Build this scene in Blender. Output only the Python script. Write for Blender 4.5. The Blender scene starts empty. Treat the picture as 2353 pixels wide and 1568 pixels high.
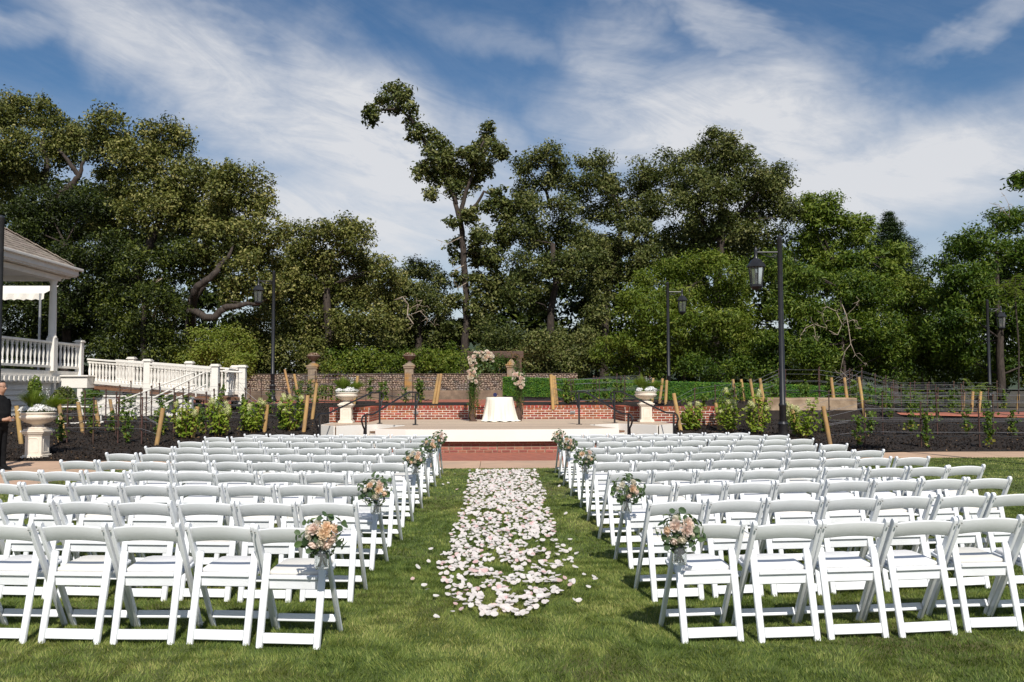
import bpy, bmesh, math, random
import numpy as np
from mathutils import Vector, Matrix, Quaternion

scn = bpy.context.scene
col = scn.collection
R = math.radians

# ------------------------------------------------------------------ camera, sky, sun, exposure
FPX, CXP, CYP = 2050.0, 1176.5, 784.0          # focal length and centre in reference pixels (2353 wide)
CAM = Vector((0.0, 0.0, 1.6))
cam_d = bpy.data.cameras.new('camera'); cam = bpy.data.objects.new('camera', cam_d); col.objects.link(cam)
cam_d.sensor_width = 36.0; cam_d.lens = 36.0 * FPX / 2353.0
cam_d.clip_start = 0.1; cam_d.clip_end = 3000
cam.location = CAM
cam.rotation_euler = (R(90 + 3.07), R(0.15), R(-0.94))
scn.camera = cam
CROT = cam.rotation_euler.to_matrix()

SUN_EL, SUN_AZ = 44.0, 0.17                     # shadows run away from the camera, a touch to the left
w = bpy.data.worlds.new('World'); scn.world = w; w.use_nodes = True
nt = w.node_tree; N = nt.nodes; L = nt.links; N.clear()
def wn(t, **k):
    n = N.new(t)
    for a, b in k.items(): setattr(n, a, b)
    return n
def wmath(op, a, b=None):
    n = wn('ShaderNodeMath', operation=op)
    for i, q in enumerate((a, b)):
        if q is None: continue
        if isinstance(q, (int, float)): n.inputs[i].default_value = q
        else: L.new(q, n.inputs[i])
    return n.outputs[0]
out = wn('ShaderNodeOutputWorld'); bg = wn('ShaderNodeBackground'); bg.inputs[1].default_value = 0.085
sky = wn('ShaderNodeTexSky', sky_type='NISHITA'); sky.sun_disc = False
sky.sun_elevation = R(SUN_EL); sky.sun_rotation = R(180) - SUN_AZ; sky.air_density = 1.0; sky.dust_density = 0.6; sky.ozone_density = 3.0
tc = wn('ShaderNodeTexCoord'); sx = wn('ShaderNodeSeparateXYZ'); L.new(tc.outputs['Generated'], sx.inputs[0])
# thin cirrus: soft masses, feathered by stretched noise
cmb = tc.outputs['Generated']
def wvec(op, a, b):
    n = wn('ShaderNodeVectorMath', operation=op); L.new(a, n.inputs[0])
    if isinstance(b, tuple): n.inputs[1].default_value = b
    elif b is not None: L.new(b, n.inputs[1])
    return n
def noise_map(rot, scl, scale, detail, rough, dist, lo, hi, off=(0, 0, 0)):
    """noise over (x, z) of the view direction, turned and stretched into streaks"""
    vr = wn('ShaderNodeVectorRotate', rotation_type='Y_AXIS'); vr.inputs['Angle'].default_value = R(rot); L.new(cmb, vr.inputs['Vector'])
    mu = wvec('MULTIPLY', vr.outputs[0], (scl[0], 0.35, scl[1])); ad = wvec('ADD', mu.outputs[0], off)
    nz = wn('ShaderNodeTexNoise'); nz.inputs['Scale'].default_value = scale; nz.inputs['Detail'].default_value = detail
    nz.inputs['Roughness'].default_value = rough; nz.inputs['Distortion'].default_value = dist
    L.new(ad.outputs[0], nz.inputs['Vector'])
    mr = wn('ShaderNodeMapRange'); mr.interpolation_type = 'SMOOTHSTEP'
    mr.inputs[1].default_value = lo; mr.inputs[2].default_value = hi
    L.new(nz.outputs['Fac'], mr.inputs[0]); return mr.outputs[0], nz.outputs['Color']
_, wc = noise_map(0, (1, 1.4), 5.0, 5, 0.6, 0.4, 0, 1, (3.1, 0.2, 1.7))
warp = wvec('MULTIPLY', wvec('SUBTRACT', wc, (0.5, 0.5, 0.5)).outputs[0], (0.20, 0.0, 0.12))
pv = wvec('ADD', cmb, warp.outputs[0]).outputs[0]
def mass(px, pvv, rx, rz, rot, wgt, edge=1.25):
    c = ((px - 1143) / 2190.0, 0.0, (894 - pvv) / 2190.0)
    d = wvec('SUBTRACT', pv, c); vr = wn('ShaderNodeVectorRotate', rotation_type='Y_AXIS'); vr.inputs['Angle'].default_value = R(rot); L.new(d.outputs[0], vr.inputs['Vector'])
    m_ = wvec('MULTIPLY', vr.outputs[0], (2190.0 / rx, 0.0, 2190.0 / rz)); ln = wn('ShaderNodeVectorMath', operation='LENGTH'); L.new(m_.outputs[0], ln.inputs[0])
    mr = wn('ShaderNodeMapRange'); mr.interpolation_type = 'SMOOTHSTEP'; mr.inputs[1].default_value = edge; mr.inputs[2].default_value = 0.15; mr.inputs[3].default_value = 0.0; mr.inputs[4].default_value = wgt
    L.new(ln.outputs['Value'], mr.inputs[0]); return mr.outputs[0]
cov = None
for q in ((520, 180, 480, 150, -28, 0.85), (860, 300, 400, 220, -24, 1.0), (760, 470, 640, 170, 0, 0.72), (1640, 270, 470, 150, -6, 1.0), (1900, 420, 640, 150, 4, 1.0), (1640, 90, 330, 45, -24, 0.5), (120, 150, 330, 36, 4, 0.4), (2270, 110, 260, 36, 10, 0.45), (1180, 60, 300, 40, -16, 0.22), (1430, 170, 130, 200, 30, 0.6)):
    o_ = mass(*q); cov = o_ if cov is None else wmath('MAXIMUM', cov, o_)
high, _ = noise_map(10, (1, 1.6), 2.2, 4, 0.55, 0.6, 0.42, 0.72, (0.7, 0, 0.3))
hb = wn('ShaderNodeMapRange'); hb.inputs[1].default_value = 0.42; hb.inputs[2].default_value = 0.60; L.new(sx.outputs[2], hb.inputs[0])
cov = wmath('MAXIMUM', cov, wmath('MULTIPLY', high, hb.outputs[0]))
st1, _ = noise_map(-20, (1.8, 6.0), 3.0, 12, 0.66, 1.6, 0.30, 0.70, (0.3, 0, 2.2))
st2, _ = noise_map(-4, (2.2, 7.0), 6.0, 12, 0.70, 1.2, 0.30, 0.72, (4.1, 0, 1.0))
tex = wmath('ADD', wmath('MULTIPLY', st1, 0.36), wmath('MULTIPLY', st2, 0.16))
f1 = wmath('MULTIPLY', cov, wmath('ADD', tex, 0.56))
low = wn('ShaderNodeMapRange'); low.inputs[1].default_value = 0.06; low.inputs[2].default_value = 0.30; low.inputs[3].default_value = 0.52; low.inputs[4].default_value = 0.0
L.new(sx.outputs[2], low.inputs[0])
fac = wmath('MINIMUM', wmath('ADD', wmath('ADD', f1, low.outputs[0]), wmath('MULTIPLY', tex, 0.13)), 0.93)
mixs = wn('ShaderNodeMixRGB'); mixs.inputs[2].default_value = (8.8, 8.9, 9.2, 1)
hsv = wn('ShaderNodeHueSaturation'); hsv.inputs['Saturation'].default_value = 1.2; hsv.inputs['Value'].default_value = 1.0; L.new(sky.outputs[0], hsv.inputs['Color'])
L.new(fac, mixs.inputs[0]); L.new(hsv.outputs[0], mixs.inputs[1])
L.new(mixs.outputs[0], bg.inputs[0]); L.new(bg.outputs[0], out.inputs[0])

sd = bpy.data.lights.new('sun', 'SUN'); sd.energy = 5.0; sd.angle = R(0.53); sd.color = (1.0, 0.955, 0.88)
sun = bpy.data.objects.new('sun', sd); col.objects.link(sun); sun.location = (4, -20, 30)
SDIR = Vector((-SUN_AZ, 1.0, -math.tan(R(SUN_EL)))).normalized()
sun.rotation_euler = SDIR.to_track_quat('-Z', 'Y').to_euler()

scn.view_settings.view_transform = 'Standard'; scn.view_settings.look = 'None'
scn.view_settings.exposure = 0.0; scn.view_settings.gamma = 1.0
scn.view_settings.use_curve_mapping = False
scn.render.engine = 'CYCLES'
scn.cycles.use_denoising = True
scn.cycles.max_bounces = 6; scn.cycles.diffuse_bounces = 3; scn.cycles.glossy_bounces = 2
scn.cycles.transmission_bounces = 5; scn.cycles.transparent_max_bounces = 8
scn.cycles.caustics_reflective = False; scn.cycles.caustics_refractive = False

# ------------------------------------------------------------------ helpers
rng = np.random.default_rng(7)
random.seed(7)

def ray(x, v):
    d = CROT @ Vector(((x - CXP) / FPX, -(v - CYP) / FPX, -1.0))
    return d
def at(x, v, y):
    """the point seen at (x, v) that stands y metres down the garden"""
    d = ray(x, v); return CAM + d * (y / d.y)
def onz(x, v, z):
    d = ray(x, v); return CAM + d * ((z - CAM.z) / d.z)
def scale_at(y): return FPX / y

def bedz(X, y):
    """height of the rising ground either side of the stage"""
    if y < 20.3: return 0.0
    t = min(max((X - 5.0) / 6.0, 0), 1)
    y0 = 20.3 + 1.9 * t
    k = 0.066 * (1 - t) + 0.048 * t
    top = 1.08 * (1 - t) + 0.62 * t
    return min(max(0.0, k * (y - y0)), top)
def onbed(x, v):
    d = ray(x, v); lo, hi = 16.0, 48.0
    for y in np.arange(16, 48, 0.05):
        p = CAM + d * (y / d.y)
        if p.z <= bedz(p.x, y): return Vector((p.x, y, bedz(p.x, y)))
    p = CAM + d * (44 / d.y); return Vector((p.x, 44, bedz(p.x, 44)))

def tag(o, label=None, cat=None, group=None, kind=None):
    if label: o['label'] = label
    if cat: o['category'] = cat
    if group: o['group'] = group
    if kind: o['kind'] = kind
    return o
def empty(name, loc, label=None, cat=None, group=None, rz=0.0):
    o = bpy.data.objects.new(name, None); col.objects.link(o); o.location = loc; o.rotation_euler = (0, 0, rz)
    o.empty_display_size = 0.2
    return tag(o, label, cat, group)
def link_mesh(name, me, parent=None):
    o = bpy.data.objects.new(name, me); col.objects.link(o)
    if parent is not None: o.parent = parent
    return o
def copy_obj(o, parent=None, loc=None, rz=None):
    c = o.copy(); col.objects.link(c); c.parent = parent
    if loc is not None: c.location = loc
    if rz is not None: c.rotation_euler = (0, 0, rz)
    return c
def copy_tree(o, parent=None):
    c = o.copy(); col.objects.link(c); c.parent = parent
    for ch in list(KIDS.get(o.name, [])): copy_tree(ch, c)
    return c
KIDS = {}

class MB:
    """collects shapes, build() links them as one mesh object"""
    def __init__(s): s.v = []; s.f = []
    def add(s, vs, fs):
        b = len(s.v); s.v += [tuple(p) for p in vs]; s.f += [tuple(i + b for i in f) for f in fs]; return s
    def box(s, c, size, rz=0.0, m=None):
        hx, hy, hz = size[0] / 2, size[1] / 2, size[2] / 2
        vs = [Vector((a * hx, b * hy, e * hz)) for e in (-1, 1) for b in (-1, 1) for a in (-1, 1)]
        mm = m if m is not None else Matrix.Rotation(rz, 3, 'Z')
        c = Vector(c)
        return s.add([mm @ p + c for p in vs], [(0, 2, 3, 1), (4, 5, 7, 6), (0, 1, 5, 4), (1, 3, 7, 5), (3, 2, 6, 7), (2, 0, 4, 6)])
    def beam(s, a, b, wd, ht, up=(0, 0, 1)):
        a = Vector(a); b = Vector(b); d = (b - a); ln = d.length; d.normalize()
        side = d.cross(Vector(up)); side.normalize(); u2 = side.cross(d)
        m = Matrix((side, d, u2)).transposed()
        return s.box((a + b) / 2, (wd, ln, ht), m=m)
    def tube(s, pts, rad, n=8, cap=True):
        pts = [Vector(p) for p in pts]
        if isinstance(rad, (int, float)): rad = [rad] * len(pts)
        base = len(s.v); prev = None
        for i, p in enumerate(pts):
            t = (pts[min(i + 1, len(pts) - 1)] - pts[max(i - 1, 0)])
            if t.length < 1e-9: t = Vector((0, 0, 1))
            t.normalize()
            if prev is None:
                a = Vector((1, 0, 0)) if abs(t.x) < 0.8 else Vector((0, 1, 0))
                prev = (a - t * a.dot(t)).normalized()
            else:
                prev = (prev - t * prev.dot(t))
                prev = prev.normalized() if prev.length > 1e-6 else t.orthogonal().normalized()
            q = t.cross(prev)
            for k in range(n):
                an = 2 * math.pi * k / n
                s.v.append(tuple(p + (prev * math.cos(an) + q * math.sin(an)) * rad[i]))
        for i in range(len(pts) - 1):
            for k in range(n):
                k2 = (k + 1) % n
                s.f.append((base + i * n + k, base + i * n + k2, base + (i + 1) * n + k2, base + (i + 1) * n + k))
        if cap:
            s.f.append(tuple(base + k for k in range(n))[::-1]); e = base + (len(pts) - 1) * n
            s.f.append(tuple(e + k for k in range(n)))
        return s
    def lathe(s, prof, c=(0, 0, 0), n=20, wob=None, cap=True):
        base = len(s.v); cx, cy, cz = c
        for i, (r, z) in enumerate(prof):
            for k in range(n):
                an = 2 * math.pi * (k + 0.5) / n
                rr = r * (wob(i, k) if wob else 1.0)
                s.v.append((cx + rr * math.cos(an), cy + rr * math.sin(an), cz + z))
        for i in range(len(prof) - 1):
            for k in range(n):
                k2 = (k + 1) % n
                s.f.append((base + i * n + k, base + i * n + k2, base + (i + 1) * n + k2, base + (i + 1) * n + k))
        if cap:
            s.f.append(tuple(base + k for k in range(n))[::-1]); e = base + (len(prof) - 1) * n
            s.f.append(tuple(e + k for k in range(n)))
        return s
    def prism(s, poly, z0, z1):
        n = len(poly)
        vs = [(p[0], p[1], z0) for p in poly] + [(p[0], p[1], z1) for p in poly]
        fs = [tuple(range(n))[::-1], tuple(range(n, 2 * n))] + [(i, (i + 1) % n, n + (i + 1) % n, n + i) for i in range(n)]
        return s.add(vs, fs)
    def mesh(s, name, mat, bevel=0.0, seg=1, smooth=False, off=None):
        me = bpy.data.meshes.new(name)
        vs = s.v
        if off is not None: vs = [(p[0] - off[0], p[1] - off[1], p[2] - off[2]) for p in vs]
        me.from_pydata(vs, [], s.f)
        if bevel > 0:
            bm = bmesh.new(); bm.from_mesh(me)
            ed = [e for e in bm.edges if len(e.link_faces) == 2 and e.calc_face_angle(0) > 0.5]
            bmesh.ops.bevel(bm, geom=ed, offset=bevel, segments=seg, profile=0.5, affect='EDGES', clamp_overlap=True)
            bm.to_mesh(me); bm.free()
        if smooth:
            me.polygons.foreach_set('use_smooth', [True] * len(me.polygons))
            if smooth != 'all':
                me.set_sharp_from_angle(angle=R(40))
        me.materials.append(mat); me.update(); return me
    def build(s, name, mat, parent=None, bevel=0.0, seg=1, smooth=False, world=True):
        """vertices are world coordinates; under a parent they are stored relative to it"""
        off = parent_loc(parent) if (parent is not None and world) else None
        o = link_mesh(name, s.mesh(name, mat, bevel, seg, smooth, off), parent)
        return o
def parent_loc(p):
    l = Vector((0, 0, 0))
    while p is not None: l += p.location; p = p.parent
    return l
def struct(o): o['kind'] = 'structure'; return o

# ------------------------------------------------------------------ materials
def new_mat(name):
    m = bpy.data.materials.new(name); m.use_nodes = True
    return m, m.node_tree.nodes, m.node_tree.links, m.node_tree.nodes['Principled BSDF']
def lin(c):
    return tuple((x / 12.92 if x <= 0.04045 else ((x + 0.055) / 1.055) ** 2.4) for x in c)
def mat(name, c1, c2=None, scale=8.0, rough=0.6, bump=0.0, bscale=None, detail=4, rnd=0.0, spec=0.4, metal=0.0, stretch=(1, 1, 1), lo=0.35, hi=0.65, c3=None, s3=1.0, local=False, dist=0.0):
    """two-tone noise colour, optional third broad tone, per-object brightness variation and bump"""
    m, n, l, b = new_mat(name)
    b.inputs['Roughness'].default_value = rough; b.inputs['Metallic'].default_value = metal
    b.inputs['Specular IOR Level'].default_value = spec
    c2 = c2 or c1
    if local:
        t = n.new('ShaderNodeTexCoord'); src = t.outputs['Object']
    else:
        g = n.new('ShaderNodeNewGeometry'); src = g.outputs['Position']
    mp = n.new('ShaderNodeMapping'); mp.inputs['Scale'].default_value = stretch; l.new(src, mp.inputs[0])
    nz = n.new('ShaderNodeTexNoise'); nz.inputs['Scale'].default_value = scale; nz.inputs['Detail'].default_value = detail
    nz.inputs['Roughness'].default_value = 0.6; nz.inputs['Distortion'].default_value = dist
    l.new(mp.outputs[0], nz.inputs['Vector'])
    mr = n.new('ShaderNodeMapRange'); mr.inputs[1].default_value = lo; mr.inputs[2].default_value = hi; l.new(nz.outputs['Fac'], mr.inputs[0])
    mx = n.new('ShaderNodeMixRGB'); mx.inputs[1].default_value = (*c1, 1); mx.inputs[2].default_value = (*c2, 1); l.new(mr.outputs[0], mx.inputs[0])
    outc = mx.outputs[0]
    if c3:
        n3 = n.new('ShaderNodeTexNoise'); n3.inputs['Scale'].default_value = s3; n3.inputs['Detail'].default_value = 3; l.new(src, n3.inputs['Vector'])
        m3 = n.new('ShaderNodeMapRange'); m3.inputs[1].default_value = 0.48; m3.inputs[2].default_value = 0.68; l.new(n3.outputs['Fac'], m3.inputs[0])
        x3 = n.new('ShaderNodeMixRGB'); x3.inputs[2].default_value = (*c3, 1); l.new(m3.outputs[0], x3.inputs[0]); l.new(outc, x3.inputs[1]); outc = x3.outputs[0]
    if rnd > 0:
        oi = n.new('ShaderNodeObjectInfo'); hs = n.new('ShaderNodeHueSaturation')
        r1 = n.new('ShaderNodeMapRange'); r1.inputs[3].default_value = 1 - rnd; r1.inputs[4].default_value = 1 + rnd
        l.new(oi.outputs['Random'], r1.inputs[0]); l.new(r1.outputs[0], hs.inputs['Value'])
        mu = n.new('ShaderNodeMath'); mu.operation = 'MULTIPLY'; mu.inputs[1].default_value = 7.31; l.new(oi.outputs['Random'], mu.inputs[0])
        fr = n.new('ShaderNodeMath'); fr.operation = 'FRACT'; l.new(mu.outputs[0], fr.inputs[0])
        r2 = n.new('ShaderNodeMapRange'); r2.inputs[3].default_value = 0.5 - 0.06 * rnd; r2.inputs[4].default_value = 0.5 + 0.06 * rnd
        l.new(fr.outputs[0], r2.inputs[0]); l.new(r2.outputs[0], hs.inputs['Hue'])
        l.new(outc, hs.inputs['Color']); outc = hs.outputs[0]
    l.new(outc, b.inputs['Base Color'])
    if bump > 0:
        nb = n.new('ShaderNodeTexNoise'); nb.inputs['Scale'].default_value = bscale or scale * 3; nb.inputs['Detail'].default_value = 5
        l.new(mp.outputs[0], nb.inputs['Vector'])
        bp = n.new('ShaderNodeBump'); bp.inputs['Strength'].default_value = bump; bp.inputs['Distance'].default_value = 0.02
        l.new(nb.outputs['Fac'], bp.inputs['Height']); l.new(bp.outputs[0], b.inputs['Normal'])
    return m
def leaf_mat(name, cols, rough=0.5, trans=0.25, spec=0.22):
    """colour runs over the per-leaf attribute; some light passes through"""
    m, n, l, b = new_mat(name)
    a = n.new('ShaderNodeAttribute'); a.attribute_name = 'leaf_tone'
    cr = n.new('ShaderNodeValToRGB'); e = cr.color_ramp.elements
    e[0].position = 0; e[0].color = (*cols[0], 1); e[1].position = 1; e[1].color = (*cols[-1], 1)
    for i, c in enumerate(cols[1:-1]):
        q = e.new((i + 1) / (len(cols) - 1)); q.color = (*c, 1)
    l.new(a.outputs['Fac'], cr.inputs[0]); l.new(cr.outputs[0], b.inputs['Base Color'])
    b.inputs['Roughness'].default_value = rough; b.inputs['Specular IOR Level'].default_value = spec
    if trans > 0:
        t = n.new('ShaderNodeBsdfTranslucent'); hs = n.new('ShaderNodeHueSaturation'); hs.inputs['Saturation'].default_value = 1.2; hs.inputs['Value'].default_value = 1.3
        l.new(cr.outputs[0], hs.inputs['Color']); l.new(hs.outputs[0], t.inputs['Color'])
        mx = n.new('ShaderNodeMixShader'); mx.inputs[0].default_value = trans
        o = n['Material Output']; l.new(b.outputs[0], mx.inputs[1]); l.new(t.outputs[0], mx.inputs[2]); l.new(mx.outputs[0], o.inputs['Surface'])
    return m
M = {}
M['plastic'] = mat('white_resin', (0.80, 0.815, 0.835), (0.735, 0.745, 0.755), 6, 0.42, 0.05, 60, rnd=0.04, lo=0.35, hi=0.75)
M['vinyl'] = mat('white_vinyl', (0.82, 0.81, 0.80), (0.79, 0.77, 0.74), 4, 0.5, 0.05, 90, rnd=0.05)
M['vinyl_cream'] = mat('cream_vinyl', (0.80, 0.77, 0.70), (0.76, 0.72, 0.65), 4, 0.5, 0.05, 90, rnd=0.05)
M['lawn'] = mat('lawn_soil', (0.050, 0.078, 0.014), (0.095, 0.125, 0.028), 3.5, 0.9, 0.6, 60, c3=(0.11, 0.10, 0.035), s3=0.55)
M['grass'] = leaf_mat('grass_blades', [(0.040, 0.072, 0.012), (0.108, 0.158, 0.030), (0.225, 0.260, 0.062), (0.42, 0.39, 0.15)], 0.55, 0.15, 0.2)
M['concrete'] = mat('buff_concrete', (0.56, 0.375, 0.255), (0.48, 0.325, 0.22), 2.2, 0.85, 0.12, 90, rnd=0.05, c3=(0.43, 0.30, 0.21), s3=0.7)
M['mortar'] = mat('pale_mortar', (0.74, 0.66, 0.57), (0.62, 0.54, 0.46), 14, 0.9, 0.3, 70)
M['mortar_dull'] = mat('dull_tan_mortar', (0.40, 0.27, 0.19), (0.32, 0.21, 0.15), 14, 0.9, 0.3, 70)
M['brick'] = mat('red_brick', (0.31, 0.070, 0.034), (0.22, 0.050, 0.028), 13, 0.8, 0.35, 60, rnd=0.28, c3=(0.37, 0.115, 0.06), s3=5.0)
M['brick_dusty'] = mat('dusty_red_brick', (0.33, 0.12, 0.085), (0.26, 0.085, 0.06), 13, 0.85, 0.35, 60, rnd=0.22)
M['white_paint'] = mat('cream_white_paint', (0.81, 0.77, 0.71), (0.78, 0.735, 0.67), 1.4, 0.6, 0.05, 40)
M['house'] = mat('white_house_paint', (0.80, 0.765, 0.70), (0.75, 0.71, 0.645), 2.0, 0.55, 0.06, 40)
M['deck'] = mat('weathered_deck_boards', (0.58, 0.45, 0.335), (0.46, 0.355, 0.26), 4, 0.75, 0.25, 30, rnd=0.16, stretch=(0.6, 9, 9))
M['tread'] = mat('brown_step_boards', (0.24, 0.125, 0.07), (0.17, 0.09, 0.05), 4, 0.75, 0.2, 30, rnd=0.1)
M['black_metal'] = mat('black_powder_coat', (0.012, 0.012, 0.014), (0.02, 0.02, 0.022), 5, 0.35, 0.04, 60, spec=0.5)
M['mulch'] = mat('black_mulch', (0.011, 0.008, 0.006), (0.034, 0.023, 0.017), 26, 0.95, 1.0, 45, c3=(0.022, 0.016, 0.013), s3=1.2, lo=0.4, hi=0.7)
M['chip'] = leaf_mat('mulch_chips', [(0.010, 0.008, 0.007), (0.030, 0.022, 0.018), (0.055, 0.038, 0.028), (0.20, 0.12, 0.06)], 0.9, 0.0, 0.2)
M['pole'] = mat('peeled_pine_pole', (0.50, 0.32, 0.125), (0.40, 0.245, 0.09), 7, 0.75, 0.25, 30, rnd=0.12, stretch=(3, 3, 0.35), c3=(0.30, 0.20, 0.10), s3=3)
M['rust'] = mat('rusty_stake', (0.085, 0.040, 0.026), (0.045, 0.026, 0.02), 12, 0.7, 0.2, 60, rnd=0.3)
M['wire'] = mat('galvanised_wire', (0.33, 0.33, 0.34), (0.26, 0.26, 0.28), 5, 0.4, metal=0.5)
M['hose'] = mat('black_drip_hose', (0.018, 0.018, 0.019), (0.03, 0.03, 0.03), 6, 0.4)
M['stone_cream'] = mat('cast_stone_cream', (0.78, 0.705, 0.60), (0.71, 0.63, 0.53), 5, 0.75, 0.2, 60, c3=(0.64, 0.56, 0.46), s3=2.2)
M['stone_old'] = mat('lichened_stone', (0.30, 0.24, 0.17), (0.21, 0.165, 0.12), 6, 0.9, 0.4, 40, c3=(0.34, 0.19, 0.06), s3=1.9)
M['stone_bowl'] = mat('brown_stone_bowl', (0.20, 0.155, 0.125), (0.15, 0.115, 0.09), 8, 0.85, 0.3, 50)
M['cobble'] = mat('river_cobble', (0.27, 0.20, 0.145), (0.16, 0.12, 0.09), 7, 0.75, 0.3, 40, rnd=0.5, c3=(0.14, 0.125, 0.115), s3=2.5)
M['cobble_bed'] = mat('cobble_wall_mortar', (0.145, 0.110, 0.082), (0.10, 0.075, 0.058), 8, 0.95, 0.4, 50)
M['footing'] = mat('stained_concrete_footing', (0.27, 0.19, 0.13), (0.17, 0.12, 0.085), 3.0, 0.95, 0.5, 18, c3=(0.12, 0.085, 0.06), s3=1.3)
M['path'] = mat('red_paver_path', (0.36, 0.13, 0.085), (0.29, 0.10, 0.065), 6, 0.9, 0.2, 40)
M['ground'] = mat('leaf_litter_ground', (0.075, 0.055, 0.035), (0.045, 0.035, 0.02), 3, 0.95, 0.5, 20, c3=(0.04, 0.05, 0.02), s3=0.2)
M['bark'] = mat('oak_bark', (0.070, 0.053, 0.042), (0.024, 0.018, 0.015), 5, 0.9, 0.9, 14, stretch=(2.5, 2.5, 0.6))
M['deadwood'] = mat('pale_dead_wood', (0.40, 0.33, 0.25), (0.28, 0.22, 0.17), 8, 0.9, 0.2, 40)
M['cloth'] = mat('ivory_tablecloth', (0.80, 0.75, 0.64), (0.77, 0.72, 0.61), 3, 0.75, 0.06, 120)
M['arch_wood'] = mat('dark_stained_wood', (0.10, 0.055, 0.038), (0.06, 0.034, 0.024), 5, 0.6, 0.2, 30, stretch=(1, 1, 4))
M['leaf_oak'] = leaf_mat('oak_leaves', [(0.030, 0.040, 0.007), (0.084, 0.100, 0.020), (0.175, 0.182, 0.045), (0.33, 0.30, 0.11)], 0.5, 0.22)
M['leaf_oak_r'] = leaf_mat('live_oak_leaves', [(0.024, 0.036, 0.007), (0.064, 0.083, 0.018), (0.125, 0.140, 0.036), (0.23, 0.225, 0.085)], 0.5, 0.2)
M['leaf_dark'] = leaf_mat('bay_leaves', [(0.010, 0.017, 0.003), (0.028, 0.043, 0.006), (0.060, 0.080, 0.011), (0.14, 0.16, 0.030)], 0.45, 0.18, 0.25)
M['leaf_light'] = leaf_mat('ash_leaves', [(0.046, 0.078, 0.008), (0.095, 0.140, 0.014), (0.155, 0.200, 0.026), (0.245, 0.26, 0.055)], 0.5, 0.28)
M['leaf_green'] = leaf_mat('walnut_leaves', [(0.026, 0.056, 0.006), (0.064, 0.108, 0.011), (0.118, 0.170, 0.019), (0.21, 0.25, 0.046)], 0.5, 0.28)
M['leaf_fir'] = leaf_mat('fir_needles', [(0.018, 0.038, 0.012), (0.036, 0.066, 0.020), (0.060, 0.092, 0.030), (0.09, 0.12, 0.045)], 0.6, 0.08)
M['leaf_hedge'] = leaf_mat('boxwood_panel_leaves', [(0.014, 0.055, 0.008), (0.042, 0.130, 0.016), (0.11, 0.23, 0.022), (0.34, 0.39, 0.03)], 0.45, 0.12)
M['leaf_vine'] = leaf_mat('grape_leaves', [(0.040, 0.085, 0.012), (0.075, 0.130, 0.018), (0.13, 0.185, 0.028), (0.28, 0.25, 0.05)], 0.5, 0.3)
M['leaf_hydr'] = leaf_mat('hydrangea_leaves', [(0.095, 0.160, 0.012), (0.16, 0.235, 0.02), (0.24, 0.30, 0.035), (0.33, 0.34, 0.07)], 0.5, 0.35)
M['flower_hydr'] = leaf_mat('hydrangea_flowers', [(0.42, 0.46, 0.16), (0.55, 0.56, 0.26), (0.66, 0.64, 0.40)], 0.7, 0.2)
M['leaf_euc'] = leaf_mat('eucalyptus_leaves', [(0.045, 0.085, 0.035), (0.085, 0.125, 0.065), (0.10, 0.165, 0.04), (0.15, 0.19, 0.09)], 0.5, 0.2)
M['leaf_fern'] = leaf_mat('fern_sprays', [(0.025, 0.07, 0.01), (0.06, 0.12, 0.02), (0.10, 0.17, 0.03)], 0.5, 0.3)
M['plume'] = leaf_mat('feather_grass', [(0.10, 0.16, 0.02), (0.17, 0.24, 0.035), (0.26, 0.32, 0.07)], 0.6, 0.4)
M['white_flower'] = leaf_mat('white_geranium', [(0.70, 0.70, 0.68), (0.82, 0.82, 0.80), (0.86, 0.86, 0.85)], 0.6, 0.15)
M['petal'] = mat('blush_white_petal', (0.80, 0.77, 0.74), (0.78, 0.70, 0.68), 22, 0.6, rnd=0.05)
M['petal_pink'] = mat('pink_petal', (0.76, 0.58, 0.56), (0.74, 0.48, 0.48), 9, 0.6, rnd=0.06)
M['rose_white'] = mat('ivory_rose', (0.90, 0.86, 0.75), (0.90, 0.82, 0.68), 30, 0.6, rnd=0.06)
M['rose_peach'] = mat('peach_rose', (0.90, 0.66, 0.46), (0.90, 0.75, 0.57), 30, 0.6, rnd=0.10)
M['rose_blush'] = mat('blush_rose', (0.90, 0.70, 0.60), (0.90, 0.79, 0.70), 30, 0.6, rnd=0.08)
M['skin'] = mat('skin', (0.42, 0.24, 0.16), (0.38, 0.21, 0.14), 20, 0.5)
M['black_cloth'] = mat('black_cloth', (0.007, 0.007, 0.008), (0.012, 0.012, 0.013), 9, 0.9, 0.3, 12, spec=0.15)
M['hair'] = mat('dark_hair', (0.012, 0.009, 0.008), (0.02, 0.016, 0.013), 60, 0.5)
M['shingle'] = mat('weathered_shingle', (0.30, 0.25, 0.205), (0.20, 0.165, 0.135), 6, 0.9, 0.3, 30, rnd=0.22)
M['fixture'] = mat('grey_cast_metal', (0.33, 0.33, 0.32), (0.28, 0.28, 0.27), 10, 0.5)
M['steel'] = mat('brushed_steel', (0.42, 0.43, 0.45), (0.36, 0.37, 0.39), 6, 0.4, metal=0.7)
M['slab'] = mat('weathered_sandstone', (0.42, 0.31, 0.21), (0.30, 0.215, 0.14), 3.5, 0.9, 0.5, 22, c3=(0.22, 0.15, 0.095), s3=1.4)
M['copper'] = mat('copper_cup', (0.55, 0.36, 0.26), (0.45, 0.28, 0.2), 8, 0.3, metal=0.7)
M['navy'] = mat('navy_liner', (0.02, 0.025, 0.09), (0.015, 0.02, 0.07), 8, 0.5)
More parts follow.
